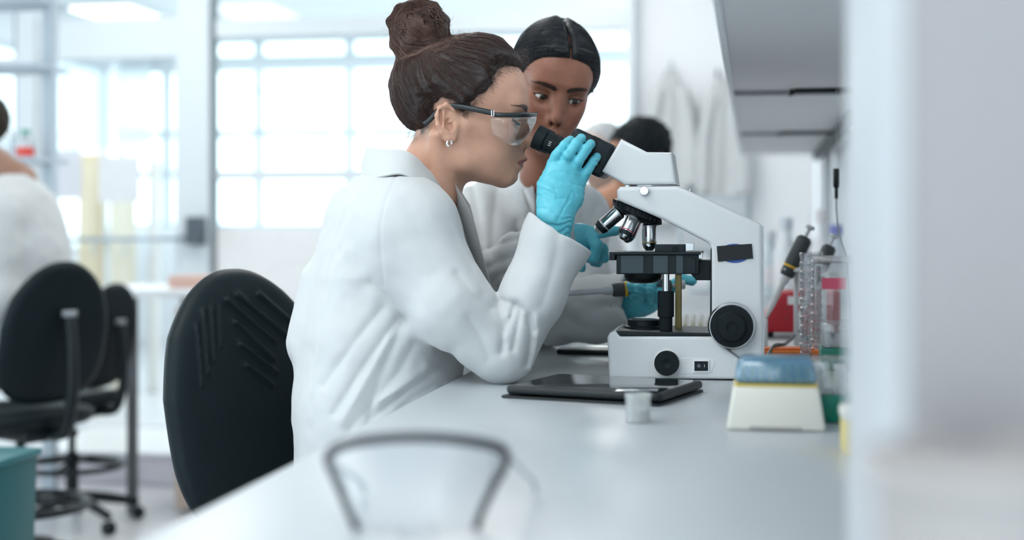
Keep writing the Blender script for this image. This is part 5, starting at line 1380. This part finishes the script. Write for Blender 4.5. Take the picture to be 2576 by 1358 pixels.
    bm = B(); lathe(bm, [(.0040 if k % 2 else .0030, .036 + k * .002) for k in range(12)], top, (0, 0, -1), 16); obj('strain_relief', bm, BLACKM, r, True)
    pts = [P(2104, 485, d), P(2104, 520, d), P(2108, 570, d), P(2118, 610, d), P(2130, 650, d), P(2140, 760, d), P(2145, 880, d)]
    bm = B(); tube(bm, catmull(pts, 6), .0016, 8); obj('cord', bm, mat('cord_grey', (.22, .24, .26), .5), r, True)
    bm = B(); tube(bm, [top + Vector((0, 0, -.001)), Vector((top.x, top.y, 1.444))], .0003, 6); obj('hanger_wire', bm, mat('wire_clear', (.75, .78, .80), .3), r, True)
def goggles():
    d = 1.13; r = empty('safety_glasses', P(1050, 1352, d), 'clear safety glasses with grey rim standing out of focus on the near bench', 'glasses')
    RM = mat('rim_grey', (.035, .037, .043), .35, spec=.4); LM = glassmat('goggle_lens', (.96, .97, .98), .07, body=.035, bodycol=(.9, .92, .95))
    top = [(822, 1152, d + .02), (842, 1128, d + .005), (905, 1110, d - .012), (980, 1101, d - .02), (1060, 1099, d - .022), (1140, 1104, d - .02), (1220, 1116, d - .012), (1264, 1130, d + .005), (1276, 1152, d + .02)]
    left = [(822, 1152, d + .02), (828, 1172, d + .014), (850, 1220, d + .008), (880, 1290, d), (900, 1332, d - .004)]
    right = [(1276, 1152, d + .02), (1268, 1176, d + .014), (1238, 1230, d + .008), (1210, 1290, d), (1197, 1332, d - .004)]
    T = catmull([P(*a) for a in top], 4); L_ = catmull([P(*a) for a in left], 8); R_ = catmull([P(*a) for a in right], 8)
    bm = B(); tube(bm, T, .0036, 10, flat=1.2); obj('top_rim', bm, RM, r, True)
    bm = B(); tube(bm, L_, .0034, 10); obj('side_rim', bm, RM, r, True)
    bm = B(); tube(bm, R_, .0034, 10); obj('side_rim', bm, RM, r, True)
    n = len(L_); rows = []
    for i in range(n):
        t = i / (n - 1); row = []
        for k in range(25):
            s = k / 24; a = L_[i].lerp(R_[i], s); b = T[int(round(s * (len(T) - 1)))]; a0 = L_[0].lerp(R_[0], s)
            row.append(a + (b - a0) * (1 - t) + Vector((0, -.010, 0)) * math.sin(math.pi * s) * t)
        rows.append(row)
    bm = B(); loft(bm, rows); thicken(bm, .0015); obj('lens', bm, LM, r, True)
    for sx, e in ((-1, P(822, 1152, d + .02)), (1, P(1276, 1152, d + .02))):
        bk = e + Vector((sx * .004, .11, -.038)); bm = B(); tube(bm, catmull([e, e + Vector((sx * .004, .02, -.008)), e.lerp(bk, .6), bk, Vector((bk.x, bk.y + .02, BENCH + .004))], 4), .0026, 8, flat=.6); obj('temple_arm', bm, glassmat('arm_clear', (.9, .92, .93), .1, body=.3, bodycol=(.8, .83, .86)), r, True)
    bm = B(); box(bm, P(1050, 1336, d - .018), (.03, .008, .010), .003, 2); obj('nose_bridge', bm, LM, r, True)

# ------------------------------------------------------------------ chairs
def chairs():
    r = empty('lab_chair', (0, 0, 0), '', 'chair', 'black laboratory chairs')
    zc = .856
    ribs = []
    for a0, b0, a1, b1, rr in ((-.079, .160, .038, .082, 1), (-.054, .168, .086, .078, 1), (-.002, .166, .080, .113, 1), (-.058, .121, .038, .050, 1), (-.044, .082, .045, .027, .9), (-.027, .045, .034, .007, .7),
                             (-.150, .120, -.135, .020, .45), (-.135, .145, -.120, .040, .5), (-.115, .150, -.105, .060, .5), (-.095, .150, -.090, .080, .45)):
        ribs.append(((0, a0 + .2 * b0, b0), (0, a1 + .2 * b1, b1), rr))
    def bk(p):
        x, y, z = p.T
        xs = x + .18 * z - .35 * y * y - .9 * z * z * (z < 0) * .35      # leaning, dished
        wz = np.interp(z, [-.22, -.12, .00, .10, .17, .215], [.192, .200, .200, .178, .145, .115]).astype(f4)
        e = (np.abs(y / wz) ** 2.6 + np.abs(np.where(z > 0, z / .212, z / .25)) ** np.where(z > 0, 3.2, 4.5)) ** (1 / 2.8) - 1
        f = smax(np.abs(xs) - .024, e * .17, .034)
        q = np.stack([xs * .7 - .0185, y, z], 1)
        for a, b, rr in ribs:
            aa = np.stack([q[:, 0], q[:, 1], q[:, 2]], 1); f = smin(f, cap(aa, a, b, .0044 * rr, .0030 * rr), .008)
        rim = np.abs(np.sqrt(e * e) ) * .17
        return f
    net('backrest', bk, (-.12, -.24, -.27), (.14, .24, .25), .0040, BLACKP, r, matrix=Matrix.Translation((-.20, 0, zc)))
    bm = B(); pts = catmull([(-.262, 0, zc + .04), (-.275, 0, zc - .10), (-.270, 0, zc - .25), (-.22, 0, zc - .34), (-.10, 0, zc - .345)], 16); n = len(pts)
    tube(bm, pts, [.021 if (i % 2 and i < n - 16) else .0165 for i in range(n)], 14, flat=1.1); obj('bellows_post', bm, BLACKM, r, True)
    bm = B(); tube(bm, [(-.262, 0, zc + .035), (-.262, 0, zc + .055)], .024, 14); obj('post_cap', bm, mat('cap_grey', (.25, .27, .29), .3), r, True)
    def seat(p):
        x, y, z = p.T
        e = (np.abs((x - .02) / .215) ** 3 + np.abs(y / .225) ** 3) ** (1 / 3) - 1
        return smax(np.abs(z + .015 * np.cos(x * 9) + .4 * (x - .02) ** 2 * (x > .1)) - .032, e * .2, .045)
    net('seat', seat, (-.24, -.26, -.07), (.28, .26, .07), .008, BLACKP, r, matrix=Matrix.Translation((0, 0, .565)))
    bm = B(); box(bm, (-.03, 0, .510), (.24, .16, .05), .012, 2); obj('mechanism', bm, BLACKM, r, angle=30)
    for s in (-1, 1): bm = B(); tube(bm, catmull([(.0, s * .07, .50), (.02, s * .16, .495), (.03, s * .22, .470)], 4), .007, 8); lv = obj('lever', bm, BLACKM, r, True); bm = B(); lathe(bm, [(.008, 0), (.013, .004), (.013, .026), (.008, .03)], (.03, s * .212, .476), (0, s, -.3), 12); obj('lever_knob', bm, BLACKM, lv, True)
    bm = B(); lathe(bm, [(.028, .10), (.028, .32), (.016, .325), (.016, .49)], (0, 0, 0), (0, 0, 1), 20); obj('gas_column', bm, BLACKM, r, angle=40)
    ring = [(math.cos(t) * .215, math.sin(t) * .215, .265) for t in np.linspace(0, 2 * math.pi, 48, endpoint=False)]
    bm = B(); tube(bm, ring, .0135, 10, closed=True); fr = obj('foot_ring', bm, BLACKM, r, True)
    for k in range(4):
        t = k * math.pi / 2 + .4; bm = B(); tube(bm, [(math.cos(t) * .02, math.sin(t) * .02, .285), (math.cos(t) * .215, math.sin(t) * .215, .265)], .009, 8); obj('spoke', bm, BLACKM, fr, True)
    for k in range(5):
        t = k * 2 * math.pi / 5 + .3; c, s = math.cos(t), math.sin(t)
        bm = B(); tube(bm, catmull([(c * .02, s * .02, .125), (c * .12, s * .12, .115), (c * .29, s * .29, .078)], 4), [.026] * 3 + [.024] * 3 + [.022, .02, .018], 10, flat=.8, up=(0, 0, 1)); lg = obj('base_leg', bm, BLACKM, r, True)
        bm = B(); lathe(bm, [(.0001, -.022), (.026, -.022), (.029, -.016), (.029, -.004), (.012, -.002), (.012, .002), (.029, .004), (.029, .016), (.026, .022), (.0001, .022)], (c * .29, s * .29, .0295), (-s, c, 0), 20); obj('caster', bm, BLACKM, lg, angle=40)
    def place(o, fx, fy, px, py, d):
        p = VIEW.to_3x3() @ Vector((fx, fy, 0)); a = math.atan2(p.y, p.x); b = P(px, py, d); f = Vector((math.cos(a), math.sin(a), 0))
        o.rotation_euler = (0, 0, a); o.location = Vector((b.x, b.y, 0)) + f * .20; o.location.z = 0
    c2 = copy_tree(r); c3 = copy_tree(r)
    place(r, .82, -.57, 622, 985, 2.50); r['label'] = 'black ribbed laboratory chair at the bench behind the microscope user'
    place(c2, -.80, .60, 148, 830, 4.40); c2.scale = (.97,) * 3; c2['label'] = 'black laboratory chair under the person at the left edge'
    place(c3, -.92, .39, 288, 850, 5.35); c3.scale = (.87,) * 3; c3['label'] = 'empty black laboratory chair behind the left one, by the side table'

# ------------------------------------------------------------------ left side and far bench
def left_side():
    p = P(-33, 1185, 3.4); r = empty('teal_bin', (p.x - .2, p.y + .15, 0), 'teal plastic bin on the floor at the lower left corner', 'bin')
    TM = mat('teal_plastic', (.010, .115, .125), .45)
    bm = B(); prism(bm, [(p.x - .40, 0.001), (p.x - .42, p.z), (p.x, p.z), (p.x - .02, 0.001)], 'y', p.y, p.y + .25, .01, 2); obj('body', bm, TM, r, angle=30)
    bm = B(); box(bm, (p.x - .21, p.y + .125, p.z + .008), (.435, .265, .02), .006, 2); obj('rim', bm, mat('teal_rim', (.02, .15, .17), .45), r, angle=30)
    # side table by the second chair
    a = P(325, 742, 5.62); z = .875; r = empty('side_table', (a.x + .2, a.y, 0), 'white side table with dark steel legs behind the empty chair', 'table')
    x0, x1, y0, y1 = a.x - .25, a.x + .30, a.y, a.y + .6
    bm = B(); box(bm, ((x0 + x1) / 2, (y0 + y1) / 2, z), (x1 - x0, y1 - y0, .03), .004, 2); obj('table_top', bm, mat('table_white', (.74, .76, .78), .3), r)
    for x in (a.x, x1 - .03):
        for y in (y0 + .03, y1 - .03): bm = B(); box(bm, (x, y, (z - .015) / 2), (.035, .035, z - .015), .003); obj('leg', bm, mat('leg_steel', (.10, .11, .12), .4), r)
    bm = B(); box(bm, (a.x + .22, (y0 + y1) / 2, .42), (.10, .5, .80), .004); obj('side_panel', bm, mat('beige_panel', (.55, .43, .36), .6), r)
    bm = B(); box(bm, (a.x + .16, y0 + .25, z + .04), (.16, .12, .05), .006, 2); tag(obj('tissue_box', bm, mat('box_rose', (.55, .36, .30), .6)), 'low rose-brown box lying on the side table', 'box')
    # low white plinth
    a = P(325, 1120, 6.3); r = empty('low_plinth', (a.x, a.y, 0), 'low white plinth along the partition behind the chairs', 'plinth')
    bm = B(); box(bm, (a.x, a.y + .35, .065), (1.0, .7, .13), .006, 2); obj('body', bm, mat('plinth_lilac', (.60, .57, .62), .6), r)
    bm = B(); box(bm, (a.x, a.y + .34, .138), (1.04, .74, .016), .004, 2); obj('top_board', bm, mat('table_white', (.74, .76, .78), .3), r)
    # rack shelf at far left with a red bottle
    q = P(40, 395, 5.9); r = empty('reagent_rack', (q.x - .3, q.y, 0), 'grey-blue reagent rack at the left edge of the picture', 'rack')
    FM = mat('rack_blue_grey', (.42, .49, .55), .45)
    for x in (q.x - .62, q.x + .10): bm = B(); box(bm, (x, q.y + .1, 1.05), (.05, .05, 2.1), .004); obj('post', bm, FM, r)
    for z in (.90, q.z, P(40, 160, 5.9).z, 2.09):
        bm = B(); box(bm, (q.x - .26, q.y + .1, z - .012), (.76, .26, .022), .003); obj('board', bm, FM, r)
    def bottle(name, px, d, R, H, body, capc, label, liquid=None):
        c = P(px, 395, d); c.z = q.z; o = empty(name, c, label, 'bottle')
        bm = B(); lathe(bm, [(.0001, 0.0005), (R, .001), (R, H * .72), (R * .5, H * .86), (R * .5, H), (.0001, H)], c, (0, 0, 1), 20); obj('glass', bm, body, o, angle=40)
        if liquid: bm = B(); lathe(bm, [(.0001, .004), (R * 1.01, .004), (R * 1.01, H * .42), (.0001, H * .42)], c, (0, 0, 1), 20); obj('label_band', bm, liquid, o, angle=40)
        bm = B(); lathe(bm, [(R * .6, H * .98), (R * .6, H * 1.14), (.0001, H * 1.14)], c, (0, 0, 1), 16); obj('cap', bm, capc, o, angle=40)
    CG = mat('cap_green', (.03, .35, .26), .4)
    bottle('reagent_bottle', 64, 5.93, .036, .10, glassmat('bottle_clear', (.9, .93, .95), .12, body=.4, bodycol=(.75, .80, .84)), CG, 'clear bottle with red band and green cap on the rack at the left edge', mat('band_red', (.75, .07, .05), .5))
    bottle('reagent_bottle', 14, 5.96, .034, .15, glassmat('bottle_clear', (.9, .93, .95), .12, body=.4, bodycol=(.75, .80, .84)), mat('cap_white', (.75, .77, .79), .4), 'taller clear bottle with white cap at the very left edge of the rack')
def far_bench():
    # monitor-like pale panel behind the microscope arm
    p = P(1800, 735, 5.2); r = empty('monitor', (p.x, p.y, BENCH), 'pale flat monitor standing on the far bench behind the microscope arm', 'monitor')
    a, b = P(1705, 492, 5.2), P(1888, 640, 5.2)
    bm = B(); box(bm, ((a.x + b.x) / 2, p.y, (a.z + b.z) / 2), (b.x - a.x, .03, a.z - b.z), .006, 2); obj('casing', bm, mat('monitor_grey', (.52, .60, .64), .4), r)
    bm = B(); box(bm, ((a.x + b.x) / 2, p.y - .016, (a.z + b.z) / 2), (b.x - a.x - .03, .004, a.z - b.z - .03)); obj('screen', bm, mat('screen_pale', (.74, .77, .79), .3), r)
    bm = B(); box(bm, (p.x, p.y + .01, (BENCH + b.z) / 2), (.05, .02, b.z - BENCH), .003); obj('stand', bm, mat('monitor_grey', (.52, .60, .64), .4), r)
    bm = B(); box(bm, (p.x, p.y + .01, BENCH + .006), (.18, .14, .011), .004, 2); obj('foot', bm, mat('monitor_grey', (.52, .60, .64), .4), r)
    # bottles and boxes in a row along the wall
    rs = random.Random(5)
    spec = [(1935, 4.9, .045, .20, (.62, .70, .74), (.70, .72, .74), 'blue-grey bottle on the far bench nearest the monitor'), (1978, 4.6, .040, .24, (.72, .74, .76), (.62, .66, .72), 'tall white bottle on the far bench'),
            (2030, 4.7, .050, .17, (.55, .62, .68), (.6, .6, .62), 'squat grey-blue bottle on the far bench'), (2068, 4.3, .035, .26, (.76, .75, .76), (.75, .70, .70), 'white bottle standing farthest forward on the far bench'), (2105, 4.5, .045, .22, (.66, .70, .75), (.22, .24, .55), 'pale bottle with violet-blue cap on the far bench beside the upright')]
    for i, (px, d, R, H, c, cc, lab) in enumerate(spec):
        q = P(px, 800, d); q.z = BENCH; o = empty('reagent_bottle', q, lab, 'bottle')
        bm = B(); lathe(bm, [(.0001, .0005), (R, .001), (R, H * .66), (R * .42, H * .84), (R * .42, H), (.0001, H)], q, (0, 0, 1), 24); obj('body', bm, mat('bottle_%d' % i, c, .35), o, angle=40)
        bm = B(); lathe(bm, [(R * .52, H * .97), (R * .52, H * 1.12), (.0001, H * 1.12)], q, (0, 0, 1), 18); obj('cap', bm, mat('bcap_%d' % i, cc, .4), o, angle=40)
        bm = B(); lathe(bm, [(R * 1.005, H * .2), (R * 1.012, H * .2), (R * 1.012, H * .52), (R * 1.005, H * .52)], q, (0, 0, 1), 24, closed=True); obj('label', bm, mat('label_white', (.8, .78, .79), .6), o, angle=40)
    # wall sockets strip
    # lab coats on hooks
    for i, (px, top, bot, w, lab) in enumerate(((1688, 178, 560, .105, 'white lab coat hanging on the back wall, left one'), (1818, 196, 600, .10, 'white lab coat hanging on the back wall under the black hook'))):
        Y = YP + .055; a = PY(px, top, Y); b = PY(px, bot, Y)
        bm = B(); rows = []; n = 40
        for k in range(14):
            t = k / 13; z = a.z + (b.z - a.z) * t; ww = w * (.25 + .75 * min(1, t * 2.2) ** .6) * (1 + .25 * t); row = []
            for j in range(n):
                g = 2 * math.pi * j / n; dpt = .035 * (.4 + t) * (1 + .5 * math.sin(7 * g + i + 2 * t))
                row.append((a.x + ww * math.cos(g), Y - .065 + dpt * math.sin(g), z))
            rows.append(row)
        loft(bm, rows, closed_v=True)
        r = empty('hanging_coat', (a.x, Y - .05, a.z), lab, 'coat', 'lab coats on the back wall'); obj('cloth', bm, COATM, r, True)
        for s in (-1, 1):
            bm = B(); tube(bm, catmull([(a.x + s * w * .55, Y - .07, a.z - .10), (a.x + s * w * 1.0, Y - .085, a.z - .35), (a.x + s * w * 1.05, Y - .09, a.z - .62)], 5), [.035] * 6 + [.045] * 5, 12); obj('sleeve', bm, COATM, r, True)
        bm = B(); tube(bm, catmull([(a.x, Y - .04, a.z + .05), (a.x + .012, Y - .045, a.z + .03), (a.x, Y - .05, a.z - .01)], 4), .003, 6); obj('hanging_loop', bm, COATM, r, True)
        h = PY(px if i == 0 else 1806, (top - 10) if i == 0 else 194, Y)
        bm = B(); tube(bm, catmull([(h.x, Y, h.z), (h.x, Y - .05, h.z - .01), (h.x, Y - .075, h.z + .01), (h.x, Y - .08, h.z + .03)], 4), .008 if i else .006, 8)
        tag(obj('coat_hook', bm, BLACKM if i else FRAMEM, None, True), 'black coat hook high on the back wall' if i else 'grey coat hook on the back wall holding the left coat', 'hook')
# ------------------------------------------------------------------ build
SC.cycles.max_bounces = 8; SC.cycles.diffuse_bounces = 4; SC.cycles.glossy_bounces = 4; SC.cycles.transparent_max_bounces = 16; SC.cycles.transmission_bounces = 6
SC.cycles.use_adaptive_sampling = True; SC.cycles.adaptive_threshold = .02; SC.cycles.use_denoising = True
SC.cycles.caustics_reflective = False; SC.cycles.caustics_refractive = False
setting(); bench(); shelf(); chairs(); left_side(); far_bench()
person_front(); person_second(); people_far()
microscope(); tablet(); tip_box(); tip_racks(); dishes(); red_device(); pipettes(); small_things(); goggles()
